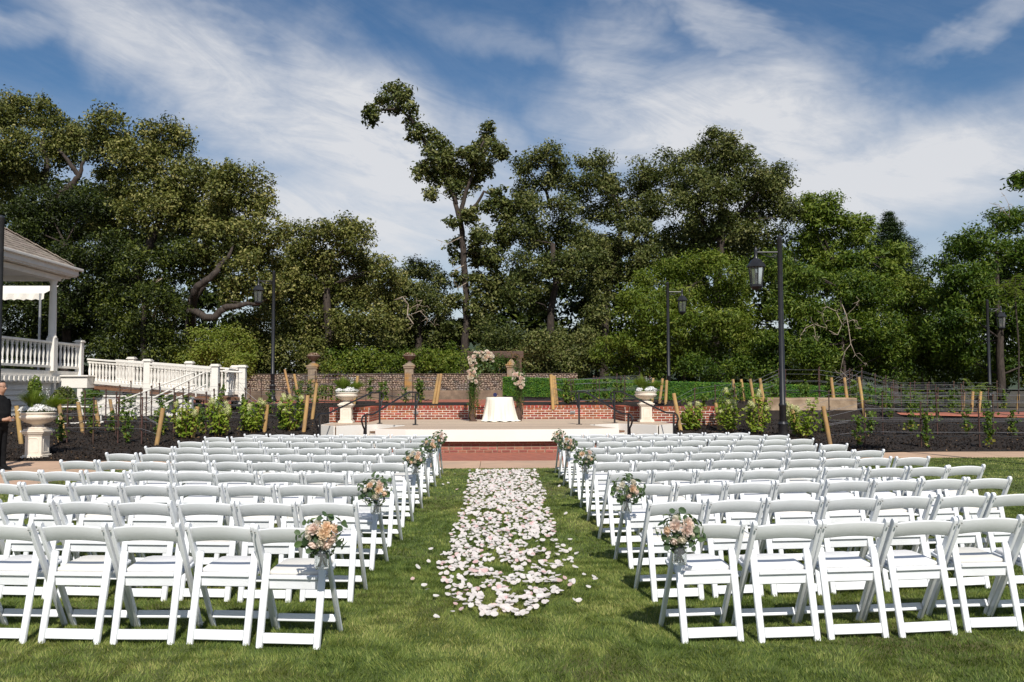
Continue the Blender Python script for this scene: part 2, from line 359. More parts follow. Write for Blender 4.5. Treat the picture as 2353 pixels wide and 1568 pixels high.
def translucent(m, amt):
    n = m.node_tree.nodes; l = m.node_tree.links; b = n['Principled BSDF']; t = n.new('ShaderNodeBsdfTranslucent')
    l.new(b.inputs['Base Color'].links[0].from_socket, t.inputs['Color']); mx = n.new('ShaderNodeMixShader'); mx.inputs[0].default_value = amt
    l.new(b.outputs[0], mx.inputs[1]); l.new(t.outputs[0], mx.inputs[2]); l.new(mx.outputs[0], n['Material Output'].inputs['Surface'])
for k_ in ('petal', 'petal_pink', 'rose_white', 'rose_peach', 'rose_blush'): translucent(M[k_], 0.35 if 'petal' in k_ else 0.45)
def glass(name, tint, rough=0.03):
    m, n, l, b = new_mat(name)
    b.inputs['Base Color'].default_value = (*tint, 1); b.inputs['Transmission Weight'].default_value = 0.92
    b.inputs['Roughness'].default_value = rough; b.inputs['IOR'].default_value = 1.3
    return m
M['jar'] = glass('clear_jar_glass', (0.9, 0.93, 0.92)); M['lantern_glass'] = glass('lantern_glass', (0.85, 0.88, 0.88), 0.08)
def herring():
    m, n, l, b = new_mat('herringbone_pavers')
    g = n.new('ShaderNodeNewGeometry'); mp = n.new('ShaderNodeMapping'); mp.inputs['Rotation'].default_value = (0, 0, R(45)); l.new(g.outputs['Position'], mp.inputs[0])
    bt = n.new('ShaderNodeTexBrick'); bt.inputs['Scale'].default_value = 1.0; bt.inputs['Brick Width'].default_value = 0.2; bt.inputs['Row Height'].default_value = 0.1
    bt.inputs['Mortar Size'].default_value = 0.006; bt.inputs['Color1'].default_value = (0.36, 0.10, 0.055, 1); bt.inputs['Color2'].default_value = (0.27, 0.075, 0.045, 1)
    bt.inputs['Mortar'].default_value = (0.20, 0.08, 0.055, 1); l.new(mp.outputs[0], bt.inputs['Vector'])
    # every other diagonal strip carries the pale bloom of worn pavers
    wv = n.new('ShaderNodeTexWave'); wv.inputs['Scale'].default_value = 1.1; wv.inputs['Distortion'].default_value = 3.0; wv.inputs['Detail'].default_value = 3; l.new(mp.outputs[0], wv.inputs['Vector'])
    mr = n.new('ShaderNodeMapRange'); mr.inputs[1].default_value = 0.75; mr.inputs[2].default_value = 1.0; mr.inputs[4].default_value = 0.55; l.new(wv.outputs['Fac'], mr.inputs[0])
    mx = n.new('ShaderNodeMixRGB'); mx.inputs[2].default_value = (0.50, 0.22, 0.15, 1); l.new(mr.outputs[0], mx.inputs[0]); l.new(bt.outputs['Color'], mx.inputs[1])
    l.new(mx.outputs[0], b.inputs['Base Color']); b.inputs['Roughness'].default_value = 0.9
    return m
M['herring'] = herring()

# ------------------------------------------------------------------ leaf clouds
def unit(n):
    d = rng.normal(size=(n, 3)); return d / np.linalg.norm(d, axis=1, keepdims=True)
def leaf_cloud(name, pos, nrm, length, width, mat_, tone, parent=None, fold=0.25, droop=None):
    """pos, nrm: (n,3); one folded four-cornered leaf each; tone in 0..1"""
    n = len(pos)
    nrm = nrm / np.maximum(np.linalg.norm(nrm, axis=1, keepdims=True), 1e-6)
    t = unit(n)
    if droop is not None: t = t * (1 - droop) + np.array([0, 0, -1.0]) * droop
    t = t - nrm * np.sum(t * nrm, axis=1, keepdims=True); t /= np.maximum(np.linalg.norm(t, axis=1, keepdims=True), 1e-6)
    b = np.cross(nrm, t)
    ln = (np.asarray(length) * np.ones(n))[:, None]; wd = (np.asarray(width) * np.ones(n))[:, None]
    lift = nrm * wd * fold
    v = np.empty((n, 4, 3))
    v[:, 0] = pos - t * ln * 0.5; v[:, 1] = pos + b * wd * 0.5 + lift - t * ln * 0.05
    v[:, 2] = pos + t * ln * 0.5; v[:, 3] = pos - b * wd * 0.5 + lift - t * ln * 0.05
    if parent is not None: v -= np.array(parent_loc(parent))
    me = bpy.data.meshes.new(name)
    me.vertices.add(4 * n); me.vertices.foreach_set('co', v.reshape(-1).astype(np.float32))
    base = (np.arange(n) * 4)[:, None]
    idx = np.concatenate([base + np.array([[0, 1, 2]]), base + np.array([[0, 2, 3]])], axis=1).reshape(-1)
    me.loops.add(6 * n); me.loops.foreach_set('vertex_index', idx.astype(np.int32))
    me.polygons.add(2 * n); me.polygons.foreach_set('loop_start', (np.arange(2 * n) * 3).astype(np.int32))
    me.update(calc_edges=True)
    at_ = me.attributes.new('leaf_tone', 'FLOAT', 'POINT'); at_.data.foreach_set('value', np.repeat(np.clip(tone, 0, 1), 4).astype(np.float32))
    me.materials.append(mat_)
    return link_mesh(name, me, parent)
def blades(name, pos, hgt, width, lean, mat_, tone, parent=None):
    n = len(pos); an = rng.uniform(0, 2 * np.pi, n)
    side = np.stack([np.cos(an), np.sin(an), np.zeros(n)], 1) * (np.asarray(width) * np.ones(n))[:, None] * 0.5
    v = np.empty((n, 3, 3)); v[:, 0] = pos - side; v[:, 1] = pos + side; v[:, 2] = pos + lean; v[:, 2, 2] += hgt
    if parent is not None: v -= np.array(parent_loc(parent))
    me = bpy.data.meshes.new(name)
    me.vertices.add(3 * n); me.vertices.foreach_set('co', v.reshape(-1).astype(np.float32))
    me.loops.add(3 * n); me.loops.foreach_set('vertex_index', np.arange(3 * n, dtype=np.int32))
    me.polygons.add(n); me.polygons.foreach_set('loop_start', (np.arange(n) * 3).astype(np.int32))
    me.update(calc_edges=True)
    a = me.attributes.new('leaf_tone', 'FLOAT', 'POINT'); a.data.foreach_set('value', np.repeat(np.clip(tone, 0, 1), 3).astype(np.float32))
    me.materials.append(mat_)
    return link_mesh(name, me, parent)
def vnoise(x, y, s, seed=0):
    """smooth value noise in the plane, 0..1"""
    r = np.random.default_rng(seed); g = r.random((64, 64))
    a = x / s; b = y / s; i = np.floor(a).astype(int); j = np.floor(b).astype(int); fa = a - i; fb = b - j
    fa = fa * fa * (3 - 2 * fa); fb = fb * fb * (3 - 2 * fb)
    q = lambda p, k: g[p % 64, k % 64]
    return (q(i, j) * (1 - fa) + q(i + 1, j) * fa) * (1 - fb) + (q(i, j + 1) * (1 - fa) + q(i + 1, j + 1) * fa) * fb
# ------------------------------------------------------------------ the setting
def smooth(t): t = min(max(t, 0.0), 1.0); return t * t * (3 - 2 * t)
_bed0 = bedz
def bedz(X, y):
    z = _bed0(X, y)
    if X > 5.0 and y > 30.8:            # the planted terrace held by the sandstone ledge
        z = max(z, 1.10 * smooth((y - 30.9) / 1.3) * smooth((X - 5.2) / 1.2) * (1 - smooth((X - 12.6) / 4.5)))
    t = smooth((abs(X) - 4.95) / 1.3)
    return z * (t + (1 - t) * smooth((y - 24.3) / 1.6))
def yfront(X):
    if X > 2: return 18.1 + 2.25 * smooth((X - 1.5) / 8.5)
    return 18.1
def yback(X):
    if X > 0: return 19.95 + 2.25 * smooth((X - 4.5) / 6.0)
    return 19.95 + 0.35 * smooth((-X - 4.5) / 4.0)
def grid(name, xs, ys, zf, m, label, cat, kind='structure'):
    vs = [(x, y, zf(x, y)) for y in ys for x in xs]; nx = len(xs)
    fs = [(j * nx + i, j * nx + i + 1, (j + 1) * nx + i + 1, (j + 1) * nx + i) for j in range(len(ys) - 1) for i in range(nx - 1)]
    o = MB().add(vs, fs).build(name, m, smooth='all'); return tag(o, label, cat, kind=kind)
def gz(X, y):
    if abs(X) < 4.95:
        lim = 31.6 if abs(X) < 1.6 else 30.75
        return -0.04 if y < lim else 1.03
    return bedz(X, y) - 0.04
xs = sorted(set([-400, -250, -150, -100, -70, -50, -40, -33] + list(np.arange(-30, 30.1, 1.0)) + [-5.0, -4.94, 4.94, 5.0, -1.65, -1.55, 1.55, 1.65, 33, 40, 50, 70, 100, 150, 250, 400]))
ys = sorted(set([-40, -20, 0, 10, 18] + list(np.arange(20, 46.1, 1.0)) + [30.7, 30.8, 31.55, 31.65, 50, 60, 80, 120, 200, 400, 900]))
grid('ground', xs, ys, gz, M['ground'], 'brown leaf littered ground under the trees and around the garden', 'ground')

# wooded hills far behind the trees
def hillz(x, y):
    t = smooth((y - 260) / 330.0)
    return 1.0 + t * (26 + 16 * math.sin(x * 0.011 + 0.6) + 9 * math.sin(x * 0.027 + 2))
grid('hills', list(np.arange(-700, 701, 25)), list(np.arange(250, 701, 25)), hillz, mat('far_woods', (0.035, 0.055, 0.03), (0.055, 0.07, 0.035), 0.06, 0.95, 0.6, 0.2), 'low wooded hills on the horizon behind the oak trees', 'hills')

# lawn
lx = list(np.arange(-7.8, 16.01, 0.7)); 
vs = []; fs = []
for i, X in enumerate(lx):
    vs += [(X, -6, 0.0), (X, 6, 0.0), (X, yfront(X), 0.0)]
    if i: b = 3 * i; fs += [(b - 3, b, b + 1, b - 2), (b - 2, b + 1, b + 2, b - 1)]
tag(MB().add(vs, fs).build('lawn', M['lawn']), 'short mown green lawn under the chairs and the aisle', 'lawn', kind='structure')
def grass_patch(n, y0, y1, hmin, hmax, wd):
    y = np.sqrt(rng.uniform(y0 * y0, y1 * y1, n)); hw = y * 0.60
    x = rng.uniform(-1, 1, n) * hw + 0.016 * y
    yf = np.array([yfront(a) for a in x[:0]])
    k = (x > -7.8) & (y < 18.08 + np.where(x > 2, 2.25 * np.clip((x - 1.5) / 8.5, 0, 1) ** 2 * (3 - 2 * np.clip((x - 1.5) / 8.5, 0, 1)), 0))
    x = x[k]; y = y[k]; n = len(x)
    cl = vnoise(x, y, 0.16, 3) * 0.5 + vnoise(x, y, 0.05, 5) * 0.5; br = vnoise(x, y, 0.9, 9); br2 = vnoise(x, y, 0.33, 12)
    h = rng.uniform(hmin, hmax, n) * (0.65 + 0.75 * cl)
    tone = 0.20 + 0.30 * (br - 0.5) + 0.36 * (br2 - 0.45) + 0.30 * (cl - 0.5) + rng.normal(0, 0.19, n) + 0.18
    dry = vnoise(x, y, 0.55, 21); tone += np.where(dry > 0.86, (dry - 0.86) * 4.0, 0)
    la = vnoise(x, y, 0.25, 31) * 12.6; lean = np.stack([np.cos(la), np.sin(la), np.zeros(n)], 1) * (h * rng.uniform(0.2, 0.9, n))[:, None] + rng.normal(0, 0.3, (n, 3)) * h[:, None] * np.array([1, 1, 0])
    return np.stack([x, y, np.zeros(n) - 0.002], 1), h, wd * rng.uniform(0.7, 1.3, n), lean, tone
parts = [grass_patch(330000, 4.4, 8.5, 0.014, 0.031, 0.0050), grass_patch(200000, 8.5, 13.0, 0.014, 0.031, 0.0085), grass_patch(140000, 13.0, 20.6, 0.014, 0.028, 0.015)]
cat_ = [np.concatenate([p[i] for p in parts]) for i in range(5)]
tag(blades('grass', cat_[0], cat_[1], cat_[2], cat_[3], M['grass'], cat_[4]), 'mown grass blades of the lawn around the chairs and petals', 'grass', kind='stuff')

# buff concrete walk: one slab after another
walk = empty('walkway', (0, 18, 0), 'buff concrete walkway of wide slabs between lawn and planting beds', 'walkway'); walk['kind'] = 'structure'
X = -21.0
while X < 20:
    x0, x1 = X + 0.006, X + 1.714
    sk = lambda a: -0.10 * (a) / 8.0      # the joints fan out slightly
    ff = lambda a: (yfront(a) if a > -7.8 else yfront(a))
    pts = [(x0, ff(x0)), ((x0 + x1) / 2, ff((x0 + x1) / 2)), (x1, ff(x1)), (x1 + 0.06 * x1 / 3, yback(x1)), ((x0 + x1) / 2, yback((x0 + x1) / 2)), (x0 + 0.06 * x0 / 3, yback(x0))]
    MB().prism(pts, -0.03, 0.006).build('slab', M['concrete'], walk); X += 1.72
for k in range(9):
    for j in range(3):
        MB().prism([(-7.806 - 1.72 * (j + 1), 16.38 - 1.72 * k), (-7.818 - 1.72 * j, 16.38 - 1.72 * k), (-7.818 - 1.72 * j, 18.09 - 1.72 * k), (-7.806 - 1.72 * (j + 1), 18.09 - 1.72 * k)], -0.03, 0.005).build('slab', M['concrete'], walk)

tag(MB().prism([(-4.95, 19.952), (4.95, 19.97), (4.95, 23.4), (-4.95, 23.4)], -0.03, 0.004).build('brick_paving', M['herring']), 'red herringbone brick paving in front of the stage', 'paving', kind='structure')

# mulch beds
def bed(name, xa, xb, label):
    xs_ = list(np.linspace(xa, xb, 46)); vs = []; fs = []
    for j, t in enumerate(np.linspace(0, 1, 40)):
        for x in xs_:
            y0 = yback(x) + 0.01 if abs(x) > 4.95 else 23.4
            y = y0 + (37.2 - y0) * t
            vs.append((x, y, bedz(x, y) + 0.012 + 0.03 * (0 if t == 0 else 1) * (0.5 + 0.5 * math.sin(x * 2.1 + y * 1.3) * math.sin(y * 2.7 - x))))
    n = len(xs_)
    for j in range(39):
        for i in range(n - 1): fs.append((j * n + i, j * n + i + 1, (j + 1) * n + i + 1, (j + 1) * n + i))
    if xa > 0: pass
    tag(MB().add(vs, fs).build(name, M['mulch'], smooth='all'), label, 'mulch bed', kind='structure')
bed('mulch_bed', -26, -4.97, 'sloping bed of black bark mulch left of the stage')
bed('mulch_bed', 4.97, 26, 'sloping bed of black bark mulch right of the stage')
def chips(n, xa, xb):
    x = rng.uniform(xa, xb, n); y = 20.4 + rng.uniform(0, 1, n) ** 1.6 * 15
    k = np.array([(b > yback(a) + 0.1) for a, b in zip(x, y)]); x = x[k]; y = y[k]; n = len(x)
    z = np.array([bedz(a, b) for a, b in zip(x, y)]) + rng.uniform(0.015, 0.055, n)
    tn = rng.uniform(0, 0.62, n); tn[rng.random(n) < 0.012] = 1.0
    return np.stack([x, y, z], 1), unit(n) * np.array([1, 1, 0.8]) + np.array([0, 0, 0.5]), tn
a, b = chips(26000, -17, -5.05), chips(26000, 5.05, 17)
po = np.concatenate([a[0], b[0]]); tag(leaf_cloud('bark_chips', po, np.concatenate([a[1], b[1]]), rng.uniform(0.04, 0.11, len(po)), 0.035, M['chip'], np.concatenate([a[2], b[2]]), fold=0.1), 'loose black bark chips strewn over both mulch beds', 'bark chips', kind='stuff')

for s_, xa, xb in (('left', -4.93, -1.0), ('right', 0.92, 4.93)):
    tag(MB().prism([(xa, 30.55), (xb, 30.55), (xb, 36.58 if s_ == 'left' else 36.98), (xa, 36.58 if s_ == 'left' else 36.98)], 0.9, 1.062).build('terrace_bed', M['mulch']), 'level bed of black mulch behind the %s stage wall' % s_, 'mulch bed', kind='structure')
# red paver paths on the upper terrace
tag(MB().prism([(-0.98, 31.2), (0.9, 31.2), (0.9, 37), (6.5, 37), (6.5, 43.9), (-15, 43.9), (-15, 35.6), (-9.0, 35.6), (-5.0, 36.6), (-0.98, 36.6)], 0.9, 1.085).build('paver_path', M['path']), 'red paver path on the upper terrace before the cobble wall', 'path', kind='structure')
pp = [onbed(2060, 954), onbed(2353, 951), onbed(2420, 966), onbed(2070, 958)]
m_ = MB(); m_.add([(p.x, p.y, bedz(p.x, p.y) + 0.07) for p in pp] , [(0, 1, 2, 3), (3, 2, 1, 0)])
tag(m_.build('paver_path', M['path']), 'strip of red paver path behind the right hand vines', 'path', kind='structure')

# ------------------------------------------------------------------ stage
DZ = 0.58
half = [(-4.0, 30.28), (-4.0, 27.72), (-5.05, 27.72), (-5.05, 25.5), (-4.5, 24.9), (-3.5, 26.0), (-2.58, 25.2), (-3.1, 22.95), (-2.3, 22.62), (-1.2, 22.45)]
poly = half + [(0.0, 22.40)] + [(-x, y) for x, y in half[::-1]]
stage = empty('stage', (0, 26, 0), 'raised timber deck stage with cream white fascia and side steps', 'stage')
def inset(poly, d):
    c = []
    for (x, y) in poly: c.append((x * (1 - d / 5), y + (d if y < 25 else -d * 0.3)))
    return c
MB().prism(inset(poly, 0.05), 0.30, DZ - 0.04).build('platform', M['tread'], stage)
def cuts(y):
    r = []
    n = len(poly)
    for i in range(n):
        (x0, y0), (x1, y1) = poly[i], poly[(i + 1) % n]
        if (y0 <= y < y1) or (y1 <= y < y0): r.append(x0 + (x1 - x0) * (y - y0) / (y1 - y0))
    return sorted(r)
y = 22.42; pw = 0.14
while y < 30.2:
    a, b = cuts(y + 0.004), cuts(min(y + pw - 0.004, 30.27))
    if len(a) != len(b): a = b = cuts(y + pw / 2)
    for k in range(0, len(a) - 1, 2):
        q = [(a[k] + 0.012, y + 0.004), (a[k + 1] - 0.012, y + 0.004), (b[k + 1] - 0.012, y + pw - 0.004), (b[k] + 0.012, y + pw - 0.004)]
        if q[1][0] - q[0][0] > 0.02 or q[2][0] - q[3][0] > 0.02: MB().prism(q, DZ - 0.035, DZ).build('plank', M['deck'], stage)
    y += pw
fr = [(-3.1, 22.95), (-2.3, 22.62), (-1.2, 22.45), (0, 22.40), (1.2, 22.45), (2.3, 22.62), (3.1, 22.95)]
def panel(pts, z0, z1, name='fascia', m=M['white_paint'], th=0.045, par=stage):
    """an upright panel that follows the polyline, th thick towards the camera's side"""
    v = []; n = len(pts)
    nor = []
    for i in range(n):
        a = Vector(pts[max(i - 1, 0)]); b = Vector(pts[min(i + 1, n - 1)]); d = (b - a).normalized(); nor.append(Vector((d.y, -d.x)))
    mb = MB(); vs = []
    for (p, q) in zip(pts, nor):
        o_ = Vector(p) + q * th
        vs += [(p[0], p[1], z0), (o_.x, o_.y, z0), (o_.x, o_.y, z1), (p[0], p[1], z1)]
    fs = [(0, 3, 2, 1)] + [tuple(4 * (n - 1) + k for k in (0, 1, 2, 3))]
    for i in range(n - 1):
        for k in range(4): fs.append((4 * i + k, 4 * i + (k + 1) % 4, 4 * i + 4 + (k + 1) % 4, 4 * i + 4 + k))
    return mb.add(vs, fs).build(name, m, par, bevel=0.004)
panel(fr, 0.285, DZ + 0.006)
for s in (1, -1):
    f_ = lambda pts: [(s * -p[0] if s < 0 else p[0], p[1]) for p in pts] if s > 0 else [(-p[0], p[1]) for p in pts][::-1]
    panel(f_([(-2.58, 25.2), (-3.095, 22.99)][::-1][::-1]) if False else f_([(-2.585, 25.15), (-3.09, 23.0)]) if s > 0 else f_([(-2.585, 25.15), (-3.09, 23.0)]), 0.0, DZ + 0.003)
    panel(f_([(-3.5, 26.0), (-2.60, 25.22)]), 0.0, DZ + 0.004)
    panel(f_([(-4.48, 24.92), (-3.53, 25.97)]), 0.0, DZ + 0.003)
    panel(f_([(-5.04, 25.5), (-4.5, 24.9)]), 0.0, DZ + 0.005)
    panel(f_([(-5.05, 27.7), (-5.05, 25.52)]), 0.0, DZ + 0.002)
    # two timber treads in the notch
    for k, zt in enumerate((0.40, 0.205)):
        d = Vector((-0.62, -0.785)); o0 = d * (0.31 * k)
        q = [Vector((-3.47, 25.93)) + o0, Vector((-2.66, 25.20)) + o0, Vector((-2.66, 25.20)) + o0 + d * 0.305, Vector((-3.47, 25.93)) + o0 + d * 0.305]
        q = [(p.x if s > 0 else -p.x, p.y) for p in q]
        MB().prism(q if s > 0 else q[::-1], zt - 0.04, zt).build('tread', M['tread'], stage)
        MB().prism([(p[0] * 0.997, p[1] + 0.02) for p in (q if s > 0 else q[::-1])], -0.02, zt - 0.042).build('riser', M['white_paint'], stage)

# ------------------------------------------------------------------ brickwork
_bm = {}
def brick_mesh(l, d, h, m):
    k = (round(l, 3), round(d, 3), round(h, 3), m.name)
    if k not in _bm: _bm[k] = MB().box((0, 0, 0), (l, d, h)).mesh('brick', m, bevel=0.006)
    return _bm[k]
def brick_run(root, p0, p1, z0, n, ch=0.078, bl=0.25, depth=0.11, joint=0.019, m=M['brick'], core=0.28, shift=0):
    """n courses of running bond on the camera side of p0 -> p1"""
    p0 = Vector(p0); p1 = Vector(p1); d = (p1 - p0); ln = d.length; d.normalize(); nin = Vector((-d.y, d.x)); rz = math.atan2(d.y, d.x)
    for c in range(n):
        x = -bl / 2 if (c + shift) % 2 else 0.0
        while x < ln - 0.03:
            a = max(x, 0) + joint / 2; b = min(x + bl, ln) - joint / 2
            if b - a > 0.03:
                jit = random.uniform(-0.004, 0.004)
                q = p0 + d * ((a + b) / 2) + nin * (depth / 2 + jit)
                o = link_mesh('brick', brick_mesh(bl - joint, depth, ch - joint, m), root)
                o.location = Vector((q.x, q.y, z0 + ch * (c + 0.5))) - root.location; o.rotation_euler = (0, random.uniform(-0.006, 0.006), rz); o.scale = ((b - a) / (bl - joint), 1, 1)
            x += bl
    q0 = p0 + nin * 0.010; q1 = p1 + nin * 0.010; 
    MB().prism([(q0 + d * 0.004).to_tuple(), (q1 - d * 0.004).to_tuple(), (q1 + nin * core - d * 0.004).to_tuple(), (q0 + nin * core + d * 0.004).to_tuple()], z0 - 0.06, z0 + ch * n).build('mortar', M['mortar_dull'] if m is M['brick_dusty'] else M['mortar'], root)
def rowlock(root, p0, p1, z, h=0.08, wd=0.13, depth=0.30, joint=0.014, over=0.012, m=M['brick']):
    p0 = Vector(p0); p1 = Vector(p1); d = (p1 - p0); ln = d.length; d.normalize(); nin = Vector((-d.y, d.x)); rz = math.atan2(d.y, d.x)
    k = max(1, round(ln / wd)); st = ln / k
    for i in range(k):
        q = p0 + d * (st * (i + 0.5)) + nin * (depth / 2 - over)
        o = link_mesh('brick', brick_mesh(wd - joint, depth, h, m), root); o.location = Vector((q.x, q.y, z + h / 2 + 0.003)) - root.location; o.rotation_euler = (0, 0, rz)
        o.scale = ((st - joint) / (wd - joint), 1, random.uniform(0.96, 1.03))
    q0 = p0 + nin * 0.004; q1 = p1 + nin * 0.004
    MB().prism([q0.to_tuple(), q1.to_tuple(), (q1 + nin * (depth - 0.03)).to_tuple(), (q0 + nin * (depth - 0.03)).to_tuple()], z + 0.001, z + h - 0.012).build('mortar', M['mortar'], root)
for s, nm in ((-1, 'left'), (1, 'right')):
    wl = empty('brick_wall', (s * 2.5, 30.3, DZ), 'low red brick wall behind the stage, %s of the white clothed table' % nm, 'brick wall', 'low brick walls round the stage')
    a, b = ((-3.98, 30.3), (-0.98, 30.3)) if s < 0 else ((0.87, 30.3), (3.98, 30.3))
    brick_run(wl, a, b, DZ - 0.01, 5, shift=s > 0); rowlock(wl, a, b, DZ - 0.01 + 0.39)
    fx = empty('step_light', (s * 1.0, 30.2, 0.8), 'small grey louvred step light on the brick wall, %s of the table' % nm, 'light', 'step lights on the brick wall')
    fxp = (-2.75 if s < 0 else 2.55, 30.285, DZ + 0.22); fx.location = fxp
    MB().box(fxp, (0.17, 0.03, 0.09)).build('plate', M['fixture'], fx, bevel=0.006)
    for q in range(2): MB().box((fxp[0], fxp[1] - 0.022, fxp[2] + 0.015 - 0.035 * q), (0.13, 0.02, 0.012)).build('louvre', M['fixture'], fx)
    pr = empty('brick_pier', (s * 4.6, 27.7, DZ), 'projecting red brick planter wall behind the %s stone urn' % nm, 'brick wall', 'low brick walls round the stage')
    a, b = ((-5.2, 27.75), (-3.98, 27.75)) if s < 0 else ((3.98, 27.75), (6.9, 27.75))
    zb, nc = (DZ - 0.01, 5) if s < 0 else (0.19, 10)
    brick_run(pr, a, b, zb, nc); rowlock(pr, a, b, DZ - 0.01 + 0.39)
    if s < 0:
        brick_run(pr, (-3.975, 27.87), (-3.975, 30.28), DZ - 0.01, 5, core=0.25); rowlock(pr, (-3.985, 28.05), (-3.985, 30.27), DZ - 0.01 + 0.388, depth=0.27)
    else:
        brick_run(pr, (3.975, 30.28), (3.975, 27.87), DZ - 0.01, 5, core=0.25); rowlock(pr, (3.985, 30.27), (3.985, 28.05), DZ - 0.01 + 0.388, depth=0.27)
wl = empty('brick_wall', (0, 22.6, 0), 'dusty red brick footing under the cream stage fascia', 'brick wall', 'low brick walls round the stage')
def off(pts, dy): return [(x, y + dy) for x, y in pts]
for i in range(6):
    a, b = off(fr, 0.02)[i:i + 2]; brick_run(wl, a, b, 0.004, 2, ch=0.075, bl=0.215, m=M['brick_dusty'], core=0.2, shift=i)
    a, b = off(fr, 0.12)[i:i + 2]; brick_run(wl, a, b, 0.155, 2, ch=0.07, bl=0.215, m=M['brick_dusty'], core=0.2, shift=i + 1)
st = empty('brick_steps', (0, 30.5, DZ), 'three red brick steps behind the white clothed table', 'steps')
for k in range(3):
    yk = 30.32 + 0.35 * k; zk = DZ - 0.01 + 0.157 * k
    brick_run(st, (-0.97, yk + 0.03), (0.86, yk + 0.03), zk, 1, ch=0.08, core=0.33)
    rowlock(st, (-0.97, yk), (0.86, yk), zk + 0.08, h=0.07, depth=0.36)

# ------------------------------------------------------------------ cobble wall on the terrace
WY = 44.4; WX0, WX1 = -13.2, 4.0; WZ0, WZ1 = 1.52, 2.33
cw = empty('cobble_wall', (-4.6, WY, 1.05), 'long river cobble wall on stained concrete footing below the oaks', 'stone wall')
MB().box(((WX0 + WX1) / 2, WY + 0.25, 1.28), (WX1 - WX0, 0.62, 0.50)).build('footing', M['footing'], cw, bevel=0.03)
MB().box(((WX0 + WX1) / 2, WY + 0.3, (WZ0 + WZ1) / 2), (WX1 - WX0 - 0.02, 0.36, WZ1 - WZ0)).build('core', M['cobble_bed'], cw)
MB().box(((WX0 + WX1) / 2, WY + 0.28, WZ1 + 0.02), (WX1 - WX0, 0.44, 0.04)).build('coping', M['cobble_bed'], cw, bevel=0.01)
def ico(): 
    bm = bmesh.new(); bmesh.ops.create_icosphere(bm, subdivisions=1, radius=1); v = [q.co.copy() for q in bm.verts]; f = [tuple(q.index for q in a.verts) for a in bm.faces]; bm.free(); return v, f
IV, IF = ico()
stones = []
row = 0; z = WZ0 + 0.055
while z < WZ1 - 0.03:
    x = WX0 + 0.05 + (0.06 if row % 2 else 0)
    while x < WX1 - 0.05:
        wst = random.uniform(0.085, 0.175); stones.append((x + wst / 2, z + random.uniform(-0.022, 0.022), wst * 0.54, random.uniform(0.046, 0.068), random.uniform(0.045, 0.075), random.uniform(-0.6, 0.6))); x += wst
    z += 0.098; row += 1
cob = []
for k in range(5):
    vs = [Vector((p.x * random.uniform(.9, 1.08), p.y, p.z * random.uniform(.88, 1.08))) for p in IV]
    cob.append(MB().add(vs, IF).mesh('cobble', M['cobble'], smooth='all'))
stones.sort(key=lambda q: 0 if -12.5 < q[0] < 0.2 else 1)
rest = MB()
vis = [q for q in stones if q[0] < 0.4]; random.shuffle(vis)
near = set(vis[:300])
for q in stones:
    if q in near:
        o = link_mesh('cobble', random.choice(cob), cw); o.location = Vector((q[0], WY + 0.115, q[1])) - cw.location; o.scale = (q[2], q[4], q[3]); o.rotation_euler = (0, q[5], 0)
    else:
        mm = Matrix.Rotation(q[5], 3, 'Y'); rest.add([mm @ Vector((p.x * q[2], p.y * q[4], p.z * q[3])) + Vector((q[0], WY + 0.115, q[1])) for p in IV], IF)
o = rest.build('cobbles', M['cobble'], cw, smooth='all'); o['kind'] = 'stuff'
def pillar(X, finial):
    r = empty('stone_pillar', (X, WY, 1.0), None)
    zc = 2.62 if not finial else 2.66
    MB().box((X, WY + 0.2, (1.0 + zc) / 2), (0.44, 0.62, zc - 1.0)).build('shaft', M['stone_old'], r, bevel=0.02)
    MB().prism([(X - 0.12, WY - 0.125), (X + 0.12, WY - 0.125), (X + 0.12, WY - 0.10), (X - 0.12, WY - 0.10)], 1.75, zc - 0.15).build('panel', M['stone_old'], r, bevel=0.01)
    MB().box((X, WY + 0.2, zc + 0.04), (0.54, 0.70, 0.09)).box((X, WY + 0.2, zc + 0.125), (0.60, 0.76, 0.08)).build('cap', M['stone_old'], r, bevel=0.015)
    if finial:
        MB().lathe([(0.30, 0), (0.28, 0.06), (0.18, 0.13), (0.17, 0.17), (0.07, 0.24), (0.04, 0.27)], (X, WY + 0.2, zc + 0.165), 4).build('finial', M['stone_old'], r)
    else:
        MB().lathe([(0.27, 0), (0.26, 0.05), (0.16, 0.11)], (X, WY + 0.2, zc + 0.165), 12).build('cap_dome', M['stone_old'], r, smooth=True)
    return r, zc + 0.27
urn_labels = {}
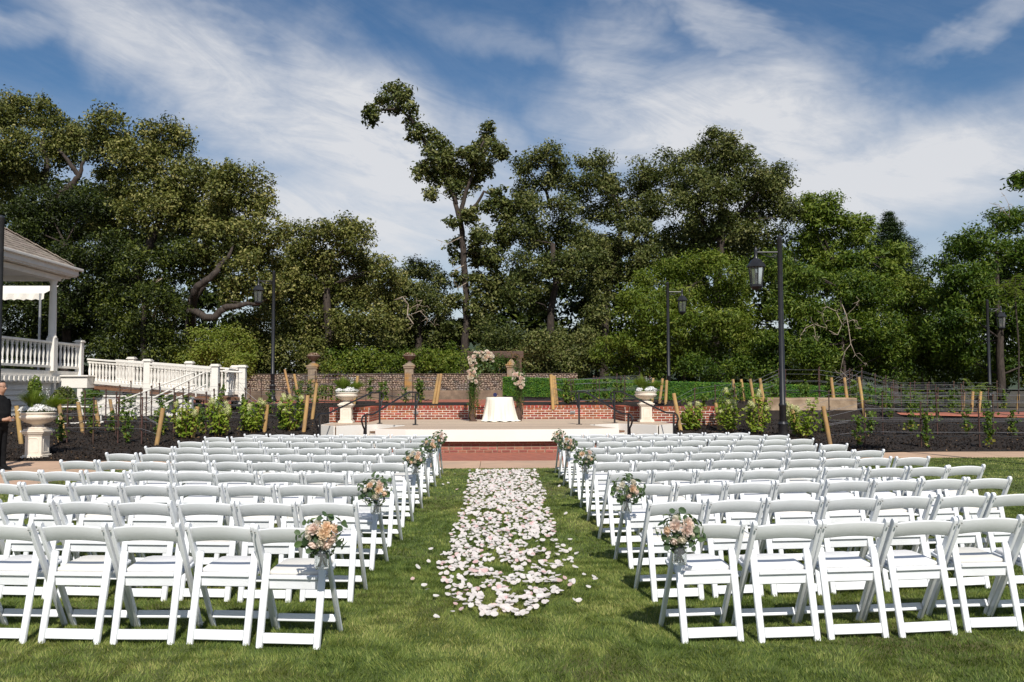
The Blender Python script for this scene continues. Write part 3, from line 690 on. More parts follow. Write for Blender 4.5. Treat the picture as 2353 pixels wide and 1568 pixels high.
for X, fin, lb in ((at(718, 880, WY).x, 0, 'lichened stone pillar under a bowl, nearest the street lamp'), (at(940, 880, WY).x, 0, 'lichened stone pillar under a bowl, left of the flower arch'), (at(1175, 880, WY).x, 1, 'stone pillar with stepped pyramid cap beside the hedge screen'), (at(495, 880, WY).x, 1, 'orange lichened pillar cap showing above the ramp railing')):
    r, zt = pillar(X, fin); tag(r, lb, 'pillar', 'stone pillars along the cobble wall')
    if not fin:
        wch = 'nearest the street lamp' if X < -7 else 'left of the flower arch'
        b = empty('stone_bowl', (X, WY + 0.2, zt), 'brown stone bowl of dry plants on the pillar %s' % wch, 'planter', 'bowls on the pillars')
        MB().lathe([(0.13, 0), (0.10, 0.05), (0.09, 0.12), (0.15, 0.17), (0.27, 0.25), (0.33, 0.35), (0.345, 0.36), (0.345, 0.40), (0.29, 0.40), (0.25, 0.36)], (X, WY + 0.2, zt), 20).build('bowl', M['stone_bowl'], b, smooth=True)
        n = 260; d = unit(n) * np.array([0.27, 0.27, 0.12]); d[:, 2] = np.abs(d[:, 2])
        leaf_cloud('dry_plants', d + np.array([X, WY + 0.2, zt + 0.40]), unit(n), 0.07, 0.045, mat_ := leaf_mat('dry_planting', [(0.12, 0.06, 0.035), (0.28, 0.15, 0.08), (0.6, 0.5, 0.4)], 0.7, 0.1) if 'dryp' not in M else M['dryp'], rng.random(n), b); M['dryp'] = mat_

# sandstone ledge in the right hand bed
p0 = onbed(1782, 949); p1 = onbed(1970, 951); s_ = empty('stone_ledge', ((p0.x + p1.x) / 2, p0.y, p0.z), 'long weathered sandstone ledge in the mulch behind right hydrangeas', 'stone')
z0_ = min(p0.z, p1.z)
def slabmesh(x0, x1, z0, z1, y0, y1, n=9):
    mb = MB(); vs = []
    for i in range(n):
        t = i / (n - 1); x = x0 + (x1 - x0) * t; j = lambda a: random.uniform(-a, a)
        vs += [(x, y0 + j(0.02), z0), (x, y0 - 0.02 + j(0.025), z1 - 0.05 + j(0.02)), (x, y0 + 0.06 + j(0.02), z1 + j(0.012)), (x, y1, z1 + j(0.01)), (x, y1, z0)]
    fs = [(0, 1, 2, 3, 4), tuple(5 * (n - 1) + k for k in (4, 3, 2, 1, 0))]
    for i in range(n - 1):
        for k in range(5): fs.append((5 * i + k, 5 * i + 5 + k, 5 * i + 5 + (k + 1) % 5, 5 * i + (k + 1) % 5))
    return mb.add(vs, fs)
slabmesh(p0.x - 0.3, p1.x, z0_ + 0.08, z0_ + 0.52, p0.y, p0.y + 1.1).build('block', M['slab'], s_, smooth=True)
slabmesh(p0.x - 0.3, p1.x - 0.05, z0_ - 0.25, z0_ + 0.085, p0.y + 0.05, p0.y + 1.0).build('soil_bank', M['footing'], s_, smooth=True)

# ------------------------------------------------------------------ veranda house at the left edge
HX = -16.5
hs = empty('veranda_house', (HX - 1.5, 30, 0), 'white veranda house with shingled hip roof, column and turned balusters', 'house')
H = M['house']
MB().box((HX - 2.2, 27.8, 2.2), (4.4, 15.6, 0.24)).build('veranda_floor', H, hs, bevel=0.01)
BAL = [(0.055, 0), (0.055, 0.10), (0.035, 0.13), (0.045, 0.17), (0.030, 0.20), (0.048, 0.34), (0.052, 0.46), (0.030, 0.66), (0.045, 0.70), (0.032, 0.73), (0.055, 0.76), (0.055, 0.83)]
bal_me = MB().lathe(BAL, (0, 0, 0), 8).mesh('baluster', H, smooth=True)
def balusters(root, p0, p1, n, hgt=0.83):
    p0 = Vector(p0); p1 = Vector(p1)
    for i in range(n):
        q = p0.lerp(p1, (i + 0.5) / n); o = link_mesh('baluster', bal_me, root); o.location = q - parent_loc(root); o.scale = (1, 1, hgt / 0.83)
def newel(root, p, h, wd=0.22, name='newel_post', cap=True):
    o = MB().box((p[0], p[1], p[2] + h / 2), (wd, wd, h)).build(name, H, root, bevel=0.012)
    if cap: MB().box((p[0], p[1], p[2] + h + 0.027), (wd * 1.35, wd * 1.35, 0.05)).box((p[0], p[1], p[2] + h + 0.074), (wd * 1.1, wd * 1.1, 0.04)).build('post_cap', H, o, bevel=0.008)
    return o
for (ya, yb, n) in ((24.2, 33.12, 30), (33.5, 35.35, 6)):
    MB().beam((HX, ya, 3.36), (HX, yb, 3.36), 0.16, 0.09).build('top_rail', H, hs, bevel=0.012)
    MB().beam((HX, ya, 2.47), (HX, yb, 2.47), 0.10, 0.09).build('bottom_rail', H, hs, bevel=0.01)
    balusters(hs, (HX, ya, 2.51), (HX, yb, 2.51), n, 0.81)
newel(hs, (HX, 33.3, 2.3), 1.22, 0.30, 'column_base', cap=False); newel(hs, (HX, 35.5, 1.75), 1.72, 0.24); newel(hs, (HX, 26.0, 2.3), 1.22, 0.30, 'column_base', cap=False)
for yy in (33.3, 26.0):
    MB().lathe([(0.17, 0), (0.17, 0.05), (0.14, 0.08), (0.135, 0.12), (0.135, 0.8), (0.115, 2.0), (0.12, 2.05), (0.15, 2.1), (0.15, 2.16)], (HX, yy, 3.52), 16).build('column', H, hs, smooth=True)
# far side railing seen through the near one
MB().beam((HX - 3.6, 24, 3.3), (HX - 3.6, 35.4, 3.3), 0.1, 0.08).beam((HX - 3.6, 24, 2.5), (HX - 3.6, 35.4, 2.5), 0.1, 0.08).build('top_rail', H, hs)
balusters(hs, (HX - 3.6, 24, 2.51), (HX - 3.6, 35.4, 2.51), 36, 0.78)
MB().box((HX - 2.0, 27.3, 5.86), (4.3, 14.0, 0.03)).build('ceiling', H, hs)
MB().box((HX, 27.0, 5.77), (0.34, 13.1, 0.20)).box((HX - 2.0, 33.42, 5.77), (4.0, 0.30, 0.20)).build('beam', H, hs, bevel=0.01)
EX, EY = -16.08, 34.25
MB().box((EX - 2.2, EY - 7.6, 5.93), (4.4, 15.2, 0.07)).build('soffit', H, hs)
mb = MB().box((EX + 0.02, EY - 7.5, 6.05), (0.05, 15.06, 0.2)).box((EX - 2.2, EY + 0.02, 6.05), (4.4, 0.05, 0.2))
mb.build('fascia_board', H, hs, bevel=0.005)
MB().box((EX + 0.09, EY - 7.43, 6.19), (0.13, 15.3, 0.10)).box((EX - 2.2, EY + 0.09, 6.19), (4.4, 0.13, 0.10)).build('gutter', H, hs, bevel=0.02, seg=2)
SL = 0.66
roof = MB().add([(EX, EY - 15, 6.2), (EX, EY, 6.2), (EX - 4.4, EY - 4.4, 6.2 + 4.4 * SL), (EX - 4.4, EY - 15, 6.2 + 4.4 * SL), (EX - 8, EY, 6.2)], [(0, 1, 2, 3), (1, 4, 2)]).build('roof', M['shingle'], hs)
ang = math.atan(SL); sm = MB().box((0, 0, 0), (0.30, 0.28, 0.022)).mesh('shingle', M['shingle'])
for i in range(11):
    dX = 0.05 + 0.20 * i
    yy = EY - dX - 0.18 - random.uniform(0, 0.1)
    while yy > EY - 9.0:
        o = link_mesh('shingle', sm, roof); o.location = Vector((EX - dX - 0.06, yy, 6.2 + (dX + 0.06) * SL + 0.045)) - hs.location
        o.rotation_euler = (0, ang - 0.05, random.uniform(-0.01, 0.01)); yy -= 0.285
        o.scale = (1, random.uniform(0.9, 1.0), random.uniform(0.9, 1.6))
for i in range(13):
    a = 0.12 + 0.24 * i; b = a + 0.25; dx = EX; 
    MB().beam((EX - a, EY - a, 6.26 + a * SL), (EX - b, EY - b, 6.29 + b * SL), 0.26, 0.03).build('hip_tile', M['shingle'], roof)
# dentil course, lower siding, landing
for i in range(34): MB().box((HX + 0.10, 24.0 + 0.30 * i, 2.0), (0.10, 0.17, 0.16)).build('dentil', H, hs)
MB().box((HX + 0.03, 28.9, 2.1), (0.16, 10.6, 0.06)).box((HX + 0.02, 28.9, 1.89), (0.10, 10.6, 0.05)).build('trim', H, hs)
for k in range(11): MB().add([(HX - 0.02, 22, 0.0 + 0.18 * k), (HX - 0.02, 33.4, 0.0 + 0.18 * k), (HX - 0.06, 33.4, 0.18 + 0.18 * k), (HX - 0.06, 22, 0.18 + 0.18 * k), (HX - 0.12, 33.4, 0.18 * k), (HX - 0.12, 22, 0.18 * k)], [(0, 1, 2, 3), (1, 0, 5, 4)]).build('siding_board', H, hs)
MB().box((HX - 0.05, 33.48, 1.0), (0.22, 0.16, 2.1)).build('corner_board', H, hs, bevel=0.01)
MB().box((HX + 0.16, 34.62, 1.88), (1.85, 1.6, 0.42)).box((HX + 0.16, 34.62, 2.125), (1.97, 1.75, 0.06)).build('landing', H, hs, bevel=0.012)
MB().box((HX + 0.8, 33.95, 0.85), (0.2, 0.2, 1.65)).box((HX + 0.8, 35.25, 0.85), (0.2, 0.2, 1.65)).build('landing_post', H, hs, bevel=0.01)
aw = empty('awning', (HX - 3.0, 36.2, 2.3), 'white scalloped awning and steel pole seen under the veranda roof', 'awning')
mb = MB(); vs = []; n = 36
for i in range(n):
    x = HX - 6.0 + 4.2 * i / (n - 1); w_ = 0.035 * math.sin(i * 1.4)
    vs += [(x, 36.2 + w_, 5.25 + 0.03 * math.sin(i * 2.2)), (x, 36.2, 5.50), (x, 37.4, 5.95)]
fs = [];
for i in range(n - 1): fs += [(3 * i, 3 * i + 3, 3 * i + 4, 3 * i + 1), (3 * i + 1, 3 * i + 4, 3 * i + 5, 3 * i + 2)]
mb.add(vs, fs).build('canopy', H, aw)
MB().tube([(HX - 1.95, 36.2, 1.0), (HX - 1.95, 36.2, 5.5)], 0.05, 8).build('pole', M['steel'], aw, smooth=True)

# ramp with turned balusters on both sides
rp = empty('ramp', (-12.5, 33.5, 1.4), 'white ramp railing with turned balusters running down from the veranda', 'railing')
def rail_run(root, a, b, n, posts, hh=0.98):
    a = Vector(a); b = Vector(b)
    MB().beam(a + Vector((0, 0, hh)), b + Vector((0, 0, hh)), 0.15, 0.07).build('top_rail', H, root, bevel=0.012)
    MB().beam(a + Vector((0, 0, hh - 0.10)), b + Vector((0, 0, hh - 0.10)), 0.07, 0.06).build('sub_rail', H, root)
    MB().beam(a + Vector((0, 0, 0.12)), b + Vector((0, 0, 0.12)), 0.10, 0.13).build('bottom_rail', H, root, bevel=0.01)
    balusters(root, a + Vector((0, 0, 0.17)), b + Vector((0, 0, 0.17)), n, 0.71)
    for t in posts:
        q = a.lerp(b, t); newel(root, (q.x, q.y - 0.01, q.z - 0.28), hh + 0.36, 0.24)
A0 = at(202, 880, 34.6); B0 = at(498, 905, 31.6)
A0.z, B0.z = 1.80, 1.34
rail_run(rp, A0, B0, 36, (0.485, 0.99))
dv = Vector((0.55, 1.25, 0.0)); rail_run(rp, A0 + dv, B0 + dv * 1.0, 36, (0.13, 0.60, 1.0))
C0 = at(505, 905, 31.6); C1 = at(541, 903, 33.2); C0.z = C1.z = 1.34
rail_run(rp, C0 + Vector((0.2, 0.1, 0)), C1, 4, (1.0,))
mb = MB(); q = [A0, B0, B0 + dv, A0 + dv]
mb.add([(p.x, p.y, p.z - 0.02) for p in q] + [(p.x, p.y, p.z - 0.14) for p in q], [(0, 1, 2, 3), (7, 6, 5, 4), (0, 4, 5, 1), (1, 5, 6, 2), (2, 6, 7, 3), (3, 7, 4, 0)]).build('ramp_floor', M['tread'], rp)
MB().tube([at(512, 853, 31.5), at(556, 856, 31.5)], 0.03, 8).build('end_rail', H, rp, smooth=True)

lw = empty('retaining_wall', (-13, 30.6, 0), 'plain white retaining wall sloping below the ramp', 'wall')
P0 = at(183, 911, 31.0); P1 = at(440, 916, 30.4)
MB().add([(P0.x, P0.y, 0), (P1.x, P1.y, 0), (P1.x, P1.y, P1.z), (P0.x, P0.y, P0.z), (P0.x, P0.y + 0.2, 0), (P1.x, P1.y + 0.2, 0), (P1.x, P1.y + 0.2, P1.z), (P0.x, P0.y + 0.2, P0.z)], [(0, 1, 2, 3), (5, 4, 7, 6), (3, 2, 6, 7), (1, 5, 6, 2), (4, 0, 3, 7)]).build('panel', H, lw)
MB().beam((P0.x, P0.y + 0.1, P0.z + 0.03), (P1.x, P1.y + 0.1, P1.z + 0.03), 0.28, 0.05).build('coping', H, lw)
def pipe_rail(pts_list, label, r=0.026, y=29.6):
    e = empty('pipe_handrail', at(*pts_list[0][0], y), label, 'handrail', 'white pipe handrails by the retaining wall'); e.location.z = 0.6
    for j, pts in enumerate(pts_list):
        MB().tube([at(px, pv, y) for px, pv in pts], r, 8).build('rail' if j < 2 else 'post', H, e, smooth=True)
pipe_rail([[(271, 945), (271, 928), (276, 922), (446, 856), (450, 860), (450, 912)], [(276, 950), (448, 884)], [(368, 886), (368, 915)]], 'white pipe handrail climbing the slope, nearer the house', y=29.6)
pipe_rail([[(300, 963), (300, 945), (306, 938), (470, 856), (475, 859), (475, 908)], [(306, 962), (474, 884)], [(398, 893), (398, 908)]], 'white pipe handrail climbing the slope, nearer the stage', y=29.2)
pipe_rail([[(115, 995), (136, 968), (136, 940), (142, 935), (232, 935), (232, 985)], [(136, 975), (238, 970)], [(185, 936), (185, 985)]], 'level white pipe handrail below the veranda landing', y=28.2)
# ------------------------------------------------------------------ folding chairs
PL = M['plastic']
CH_T = (0.0, 0.757); CH_F = (0.43, 0.0)            # post: top and front foot (y forward, z up)
def post_y(z): return CH_F[0] + (CH_T[0] - CH_F[0]) * z / CH_T[1]
def bar(p0, p1, x, wx, dp, name, round_end=True, bev=0.004):
    """a flat bar in the side plane from p0 to p1 (y, z), wx wide across, dp deep, with a rounded top"""
    a = Vector(p0); b = Vector(p1); d = (b - a); ln = d.length; d.normalize(); q = Vector((-d.y, d.x))
    prof = [a - q * dp / 2, a + q * dp / 2]
    if round_end:
        c = b - d * dp / 2
        for k in range(7): an = math.pi * k / 6; prof.append(c + q * (dp / 2 * math.cos(an)) + d * (dp / 2 * math.sin(an)))
    else: prof += [b + q * dp / 2, b - q * dp / 2]
    prof[0].y = prof[1].y = min(prof[0].y, prof[1].y) if a.y < 0.01 else prof[0].y
    n = len(prof); vs = [(x - wx / 2, p.x, p.y) for p in prof] + [(x + wx / 2, p.x, p.y) for p in prof]
    fs = [tuple(range(n)), tuple(range(2 * n - 1, n - 1, -1))] + [(i, n + i, n + (i + 1) % n, (i + 1) % n) for i in range(n)]
    me = MB().add(vs, fs).mesh(name, PL, bevel=bev, seg=1, smooth=True)
    bm = bmesh.new(); bm.from_mesh(me); bmesh.ops.recalc_face_normals(bm, faces=bm.faces); bm.to_mesh(me); bm.free(); return me
CM = []
for s in (-1, 1):
    CM.append(('front_leg', bar(CH_F, CH_T, s * 0.213, 0.027, 0.046, 'front_leg')))
    CM.append(('rear_leg', bar((0.0, 0.0), (0.135, 0.558), s * 0.1820, 0.046, 0.024, 'rear_leg', False, 0.006)))
ry = lambda z: 0.135 * z / 0.558
CM.append(('lower_rail', MB().add([(sx_ * 0.16, ry(z_) + o_, z_) for z_ in (0.030, 0.088) for o_ in (-0.011, 0.011) for sx_ in (-1, 1)], [(0, 2, 3, 1), (4, 5, 7, 6), (0, 1, 5, 4), (1, 3, 7, 5), (3, 2, 6, 7), (2, 0, 4, 6)]).mesh('lower_rail', PL, bevel=0.004)))
CM.append(('seat_rail', MB().add([(sx_ * 0.16, ry(0.41) + o_ - (0.41 - z_) * -0.06, z_) for z_ in (0.340, 0.402) for o_ in (-0.002, 0.016) for sx_ in (-1, 1)], [(0, 2, 3, 1), (4, 5, 7, 6), (0, 1, 5, 4), (1, 3, 7, 5), (3, 2, 6, 7), (2, 0, 4, 6)]).box((0, ry(0.415), 0.416), (0.318, 0.040, 0.024)).mesh('seat_rail', PL, bevel=0.004)))
CM.append(('stretcher', MB().box((0, post_y(0.095), 0.095), (0.39, 0.024, 0.05), m=Matrix.Rotation(-0.5, 3, 'X')).mesh('stretcher', PL, bevel=0.004)))
def seat_shape(z0, z1, inset_, y0, y1, wid, bev, m, name):
    vs = []; fs = []
    def tz(y): return (y - 0.09) * 0.085
    pr = [(-wid / 2, y0), (wid / 2, y0), (wid / 2 + 0.004, (y0 + y1) / 2), (wid / 2 - 0.01, y1 - 0.03), (wid / 2 - 0.05, y1), (-wid / 2 + 0.05, y1), (-wid / 2 + 0.01, y1 - 0.03), (-wid / 2 - 0.004, (y0 + y1) / 2)]
    n = len(pr); vs = [(x, y, z0 + tz(y)) for x, y in pr] + [(x * (1 - inset_), y, z1 + tz(y)) for x, y in pr]
    fs = [tuple(range(n))[::-1], tuple(range(n, 2 * n))] + [(i, (i + 1) % n, n + (i + 1) % n, n + i) for i in range(n)]
    return MB().add(vs, fs).mesh(name, m, bevel=bev, seg=2, smooth=True)
CM.append(('seat', seat_shape(0.395, 0.418, 0.0, 0.125, 0.455, 0.380, 0.005, PL, 'seat')))
CM.append(('cushion', seat_shape(0.4195, 0.445, 0.03, 0.13, 0.44, 0.355, 0.010, M['vinyl'], 'cushion')))
CREAM = seat_shape(0.4195, 0.445, 0.03, 0.13, 0.44, 0.355, 0.010, M['vinyl_cream'], 'cushion')
vs = []; nb = 11
for i in range(nb):
    t = -1 + 2 * i / (nb - 1); arch = 0.019 * (1 - t * t) - 0.007; bow = -0.026 * (1 - t * t)
    for zz_, oo in ((0.632, -0.009), (0.726, -0.009), (0.735, 0.0), (0.726, 0.009), (0.632, 0.009)):
        z_ = zz_ + arch; vs.append((t * 0.2015, post_y(z_) + bow + oo, z_))
fs = [(0, 1, 2, 3, 4), tuple(5 * (nb - 1) + k for k in (4, 3, 2, 1, 0))]
for i in range(nb - 1):
    for k in range(5): fs.append((5 * i + k, 5 * i + 5 + k, 5 * i + 5 + (k + 1) % 5, 5 * i + (k + 1) % 5))
CM.append(('backrest', MB().add(vs, fs).mesh('backrest', PL, bevel=0.003, smooth=True)))
scr = MB()
for s in (-1, 1): scr.tube([(s * 0.213, post_y(0.725) - 0.028, 0.713), (s * 0.213, post_y(0.725) - 0.034, 0.710)], 0.006, 6)
CM.append(('screw', scr.mesh('screw', M['fixture'])))
ORD = ['aisle', 'second', 'third', 'fourth', 'fifth', 'sixth', 'seventh', 'eighth', 'ninth']
ROWN = ['nearest', 'second', 'third', 'fourth', 'fifth', 'sixth', 'seventh', 'eighth', 'ninth', 'farthest']
ROWY = [5.64, 6.79, 8.01, 9.20, 10.46, 11.66, 12.93, 14.38, 15.66, 16.6]
SEATS = {}
for side in (-1, 1):
    for r in range(10):
        n = 8 if r == 9 else 9
        if r < 3: n = [6, 7, 9][r] if side < 0 else [6, 7, 8][r]
        ang = R((4.5, 4.5, 5, 6, 6.5, 7, 7.5, 7.5, 8, 8)[r]) if side < 0 else R((6.5, 7, 7, 7.5, 8, 8.5, 9, 9, 9, 9)[r])
        P = Vector((-1.078 if side < 0 else 1.15, ROWY[r]))          # top of the aisle post
        d = Vector((side * math.cos(ang), math.sin(ang)))
        P = P + d * 0.213 - Vector((0, -0.0))
        for i in range(n):
            j = Vector((random.uniform(-0.012, 0.012), random.uniform(-0.035, 0.035)))
            q = P + d * (0.476 * i) + (j if True else 0); rz = (ang if side > 0 else -ang) + R(random.gauss(0, 1.5))
            sd = 'left' if side < 0 else 'right'
            lab = ('on the aisle' if i == 0 else '%s from the aisle' % ORD[i])
            rw = '%s row' % ROWN[r] if r in (0, 9) else '%s row from camera' % ROWN[r]
            c = empty('folding_chair', (q.x, q.y, 0), 'white folding chair, %s, %s, %s block' % (lab, rw, sd), 'chair', 'white folding chairs in rows', rz)
            cream = random.random() < 0.22
            for nm, me in CM: link_mesh(nm, CREAM if (cream and nm == 'cushion') else me, c)
            SEATS[(side, r, i)] = c

# ------------------------------------------------------------------ roses and bouquets
def rose_mesh(name, m, seed, rings=((0.28, 4, 1.0), (0.48, 5, 0.9), (0.70, 6, 0.62), (0.88, 7, 0.52), (1.0, 7, 0.15))):
    rr = random.Random(seed); mb = MB()
    mb.lathe([(0.02, 0.95), (0.16, 0.9), (0.22, 0.6), (0.2, 0.1)], (0, 0, 0), 7)
    for rad, n, up in rings:
        ph = rr.uniform(0, 6.28)
        for k in range(n):
            an = ph + 2 * math.pi * k / n + rr.uniform(-0.1, 0.1); wv = 2.6 * rad / n * 1.25
            vs = []
            for a in range(4):
                t = a / 3; rad_t = rad * (0.35 + 0.65 * t ** 0.8) + (0.10 * t * t if up < 0.5 else -0.04 * t); zt = up * 0.25 + (0.55 + up * 0.35) * t - (0.16 * t * t if up < 0.5 else 0)
                for b in range(3):
                    sgn = b - 1; w2 = wv * math.sin(0.35 + t * 1.9) * 0.72
                    a2 = an + sgn * w2 / max(rad_t, 0.2) * 0.9
                    vs.append((rad_t * math.cos(a2), rad_t * math.sin(a2), zt - (0.05 if sgn else 0)))
            fs = [(3 * a + b, 3 * a + b + 1, 3 * a + b + 4, 3 * a + b + 3) for a in range(3) for b in range(2)]
            mb.add(vs, fs)
    return mb.mesh(name, m, smooth='all')
ROSES = {k: [rose_mesh('rose', M['rose_' + k], 11 * i + 3) for i in range(3)] for k in ('white', 'peach', 'blush')}
def put_rose(kind, p, d, size, parent, jit=0.25):
    o = link_mesh('rose', random.choice(ROSES[kind]), parent)
    d = Vector(d) + Vector((random.uniform(-jit, jit), random.uniform(-jit, jit), random.uniform(-jit, jit))); d.normalize()
    o.rotation_mode = 'QUATERNION'; o.rotation_quaternion = d.to_track_quat('Z', 'Y') @ Quaternion((0, 0, 1), random.uniform(0, 6.28))
    o.location = Vector(p) - parent_loc(parent); o.scale = (size, size, size * random.uniform(0.85, 1.05)); return o
def round_leaves(name, pts, nrm, ln, wd, m, tone, parent):
    """larger six-cornered leaves"""
    mb = MB(); tn = []
    for p, n_, l_, w_ in zip(pts, nrm, ln, wd):
        p = Vector(p); n_ = Vector(n_).normalized(); t = Vector(unit(1)[0]); t = (t - n_ * t.dot(n_)).normalized(); b = n_.cross(t)
        ring = [p + t * (l_ * 0.5 * math.cos(a)) + b * (w_ * 0.5 * math.sin(a)) + n_ * (0.12 * w_ * abs(math.sin(a))) for a in [math.pi * 2 * k / 8 for k in range(8)]]
        mb.add([p] + ring, [(0, 1 + k, 1 + (k + 1) % 8) for k in range(8)])
    me = mb.mesh(name, m, off=parent_loc(parent)); at_ = me.attributes.new('leaf_tone', 'FLOAT', 'POINT')
    at_.data.foreach_set('value', np.repeat(np.clip(tone, 0, 1), 9).astype(np.float32)); return link_mesh(name, me, parent)
LOOK = {(-1, 0): (['peach', 'blush', 'white', 'peach', 'white', 'blush', 'white', 'blush', 'peach', 'white', 'blush'], 'of peach and ivory roses on the nearest left aisle chair'),
        (1, 0): (['blush', 'blush', 'white', 'blush', 'peach', 'white', 'white', 'blush', 'white'], 'of pink and cream roses on the nearest right aisle chair'),
        (-1, 2): (['peach', 'peach', 'white', 'blush', 'white', 'peach', 'white'], 'with large peach roses, second along the left aisle'),
        (1, 2): (['peach', 'white', 'blush', 'white', 'white', 'blush'], 'with one golden rose, second along the right aisle'),
        (-1, 5): (['peach', 'white', 'white', 'blush', 'peach', 'blush', 'white', 'peach'], 'of ivory and peach roses, third along the left aisle'),
        (1, 5): (['white', 'peach', 'white', 'blush', 'white', 'peach'], 'of cream roses, third along the right aisle'),
        (-1, 7): (['peach', 'peach', 'white', 'blush', 'white', 'peach'], 'of peach roses, fourth along the left aisle'),
        (1, 7): (['blush', 'white', 'peach', 'blush', 'white', 'white', 'peach'], 'of blush roses and round leaves, fourth along the right aisle'),
        (-1, 9): (['blush', 'white', 'peach', 'blush', 'white', 'blush'], 'of small blush roses by the stage end of the left aisle'),
        (1, 9): (['blush', 'peach', 'blush', 'white', 'white'], 'of small blush roses by the stage end of the right aisle')}
JARP = [(0.0, 0.0), (0.040, 0.0), (0.044, 0.012), (0.044, 0.09), (0.034, 0.108), (0.034, 0.13), (0.031, 0.13), (0.031, 0.107), (0.040, 0.088), (0.040, 0.014), (0.0, 0.012)]
jar_me = MB().lathe(JARP, (0, 0, 0), 16, cap=False).mesh('jar', M['jar'], smooth=True)
for (side, r), (kinds, lb) in LOOK.items():
    c = SEATS[(side, r, 0)]
    loc = Vector((c.location.x - side * 0.222, c.location.y - 0.085, 0.505))
    b = empty('bouquet', loc, 'hanging bouquet ' + lb, 'bouquet', 'bouquets hung along the aisle')
    j = link_mesh('jar', jar_me, b)
    tw = MB().tube([loc + Vector((0.033 * math.cos(a), 0.033 * math.sin(a), 0.118)) for a in np.linspace(0, 6.28, 13)], 0.003, 5).tube([loc + Vector((0, 0.03, 0.118)), loc + Vector((side * 0.03, 0.09, 0.20))], 0.003, 5)
    tw.build('wire_hanger', M['wire'], j)
    stm = MB()
    for k in range(12):
        a = random.uniform(0, 6.28); stm.tube([loc + Vector((0.026 * math.cos(a), 0.026 * math.sin(a), 0.016)), loc + Vector((0.02 * math.cos(a + 2.5), 0.02 * math.sin(a + 2.5), 0.12)), loc + Vector((0.06 * math.cos(a + 2.5), 0.05 * math.sin(a + 2.5), 0.2))], 0.0028, 5)
    stm.build('stems', M['leaf_stem'] if 'leaf_stem' in M else M.setdefault('leaf_stem', mat('green_stems', (0.05, 0.09, 0.02), (0.08, 0.11, 0.03), 20, 0.6)), b)
    hc = loc + Vector((0, -0.02, 0.215)); n = len(kinds)
    for k, kd in enumerate(kinds):
        ga = k * 2.39996; zq = 1 - 1.35 * (k + 0.5) / n; rr = math.sqrt(max(0, 1 - zq * zq)) if abs(zq) < 1 else 0
        d = Vector((rr * math.cos(ga), -abs(zq) * 0.75 - 0.25, rr * math.sin(ga) * 0.9 + 0.1)).normalized()
        put_rose(kd, hc + Vector((d.x * 0.076, d.y * 0.052, d.z * 0.066)), d, random.uniform(0.030, 0.039) if kd != 'white' else random.uniform(0.024, 0.032), b)
    n = 130; dd = unit(n); dd[:, 1] = -np.abs(dd[:, 1]) * 0.6 + 0.25; pos = np.array(hc) + dd * np.array([0.125, 0.07, 0.115]) * rng.uniform(0.75, 1.2, (n, 1)) + np.array([0, 0.01, -0.02])
    leaf_cloud('slim_leaf_sprays', pos, dd + unit(n) * 0.6, rng.uniform(0.05, 0.085, n), rng.uniform(0.018, 0.028, n), M['leaf_euc'], rng.uniform(0.3, 1, n), b)
    n = 28; dd = unit(n); dd[:, 1] = -np.abs(dd[:, 1]) * 0.5; dd[:, 2] = np.where(rng.random(n) < 0.55, -np.abs(dd[:, 2]), dd[:, 2])
    round_leaves('round_leaves', np.array(hc) + dd * np.array([0.15, 0.075, 0.13]) * rng.uniform(0.8, 1.12, (n, 1)), dd * np.array([.4, 1, .4]) + unit(n) * 0.5 + np.array([0, -0.5, 0.2]), rng.uniform(0.036, 0.056, n), rng.uniform(0.03, 0.046, n), M['leaf_euc'], rng.uniform(0, 0.55, n), b)

# ------------------------------------------------------------------ petals on the aisle
def petal_mesh(seed, m, nx=3):
    rr = random.Random(seed); vs = []
    cup = rr.uniform(0.06, 0.34); tw = rr.uniform(-0.3, 0.3); wd = rr.uniform(0.75, 1.0)
    for i in range(4):
        t = i / 3; y = -0.5 + t; hw = 0.5 * wd * math.sin(0.45 + 2.25 * t) ** 0.8
        for k in range(3):
            s = k - 1; vs.append((s * hw, y + (0.05 if s == 0 else 0) * t, cup * (s * s * 0.30 + (t - 0.45) ** 2 * 0.75) + tw * s * (t - 0.5) * 0.4))
    fs = [(3 * i + k, 3 * i + k + 1, 3 * i + k + 4, 3 * i + k + 3) for i in range(3) for k in range(2)]
    return vs, fs
PV = [petal_mesh(k, None) for k in range(8)]
PME = [[MB().add(*PV[k]).mesh('rose_petal', m, smooth='all') for k in range(8)] for m in (M['petal'], M['petal_pink'])]
ED = [(1079, 1078, 1232), (1110, 1072, 1246), (1140, 1064, 1256), (1170, 1058, 1262), (1200, 1044, 1274), (1230, 1036, 1290), (1258, 1036, 1296), (1275, 1008, 1312), (1300, 1006, 1320), (1325, 1014, 1340), (1345, 1016, 1320), (1370, 1028, 1262), (1392, 1046, 1256), (1412, 1092, 1210)]
allp = []
tries = 0
while len(allp) < 3000 and tries < 250000:
    tries += 1
    v = random.uniform(1079, 1412)
    # even cover on the ground: the far strip is foreshortened
    s_ = (v - 894) / 1.6
    if random.random() > (120.0 / s_) ** 1.75: continue
    for (va, a0, b0), (vb, a1, b1) in zip(ED, ED[1:]):
        if va <= v <= vb: t = (v - va) / (vb - va); x0, x1 = a0 + (a1 - a0) * t, b0 + (b1 - b0) * t
    u_ = random.betavariate(1.25, 1.25); x = x0 + (x1 - x0) * u_
    g = vnoise(np.array([x]), np.array([v * 2.2]), 34, 44)[0] * 0.6 + vnoise(np.array([x]), np.array([v * 2.2]), 13, 45)[0] * 0.4
    if v > 1225 and g < 0.36 + 0.14 * (v - 1225) / 190: continue
    if v <= 1225 and g < 0.24: continue
    allp.append((x, v))
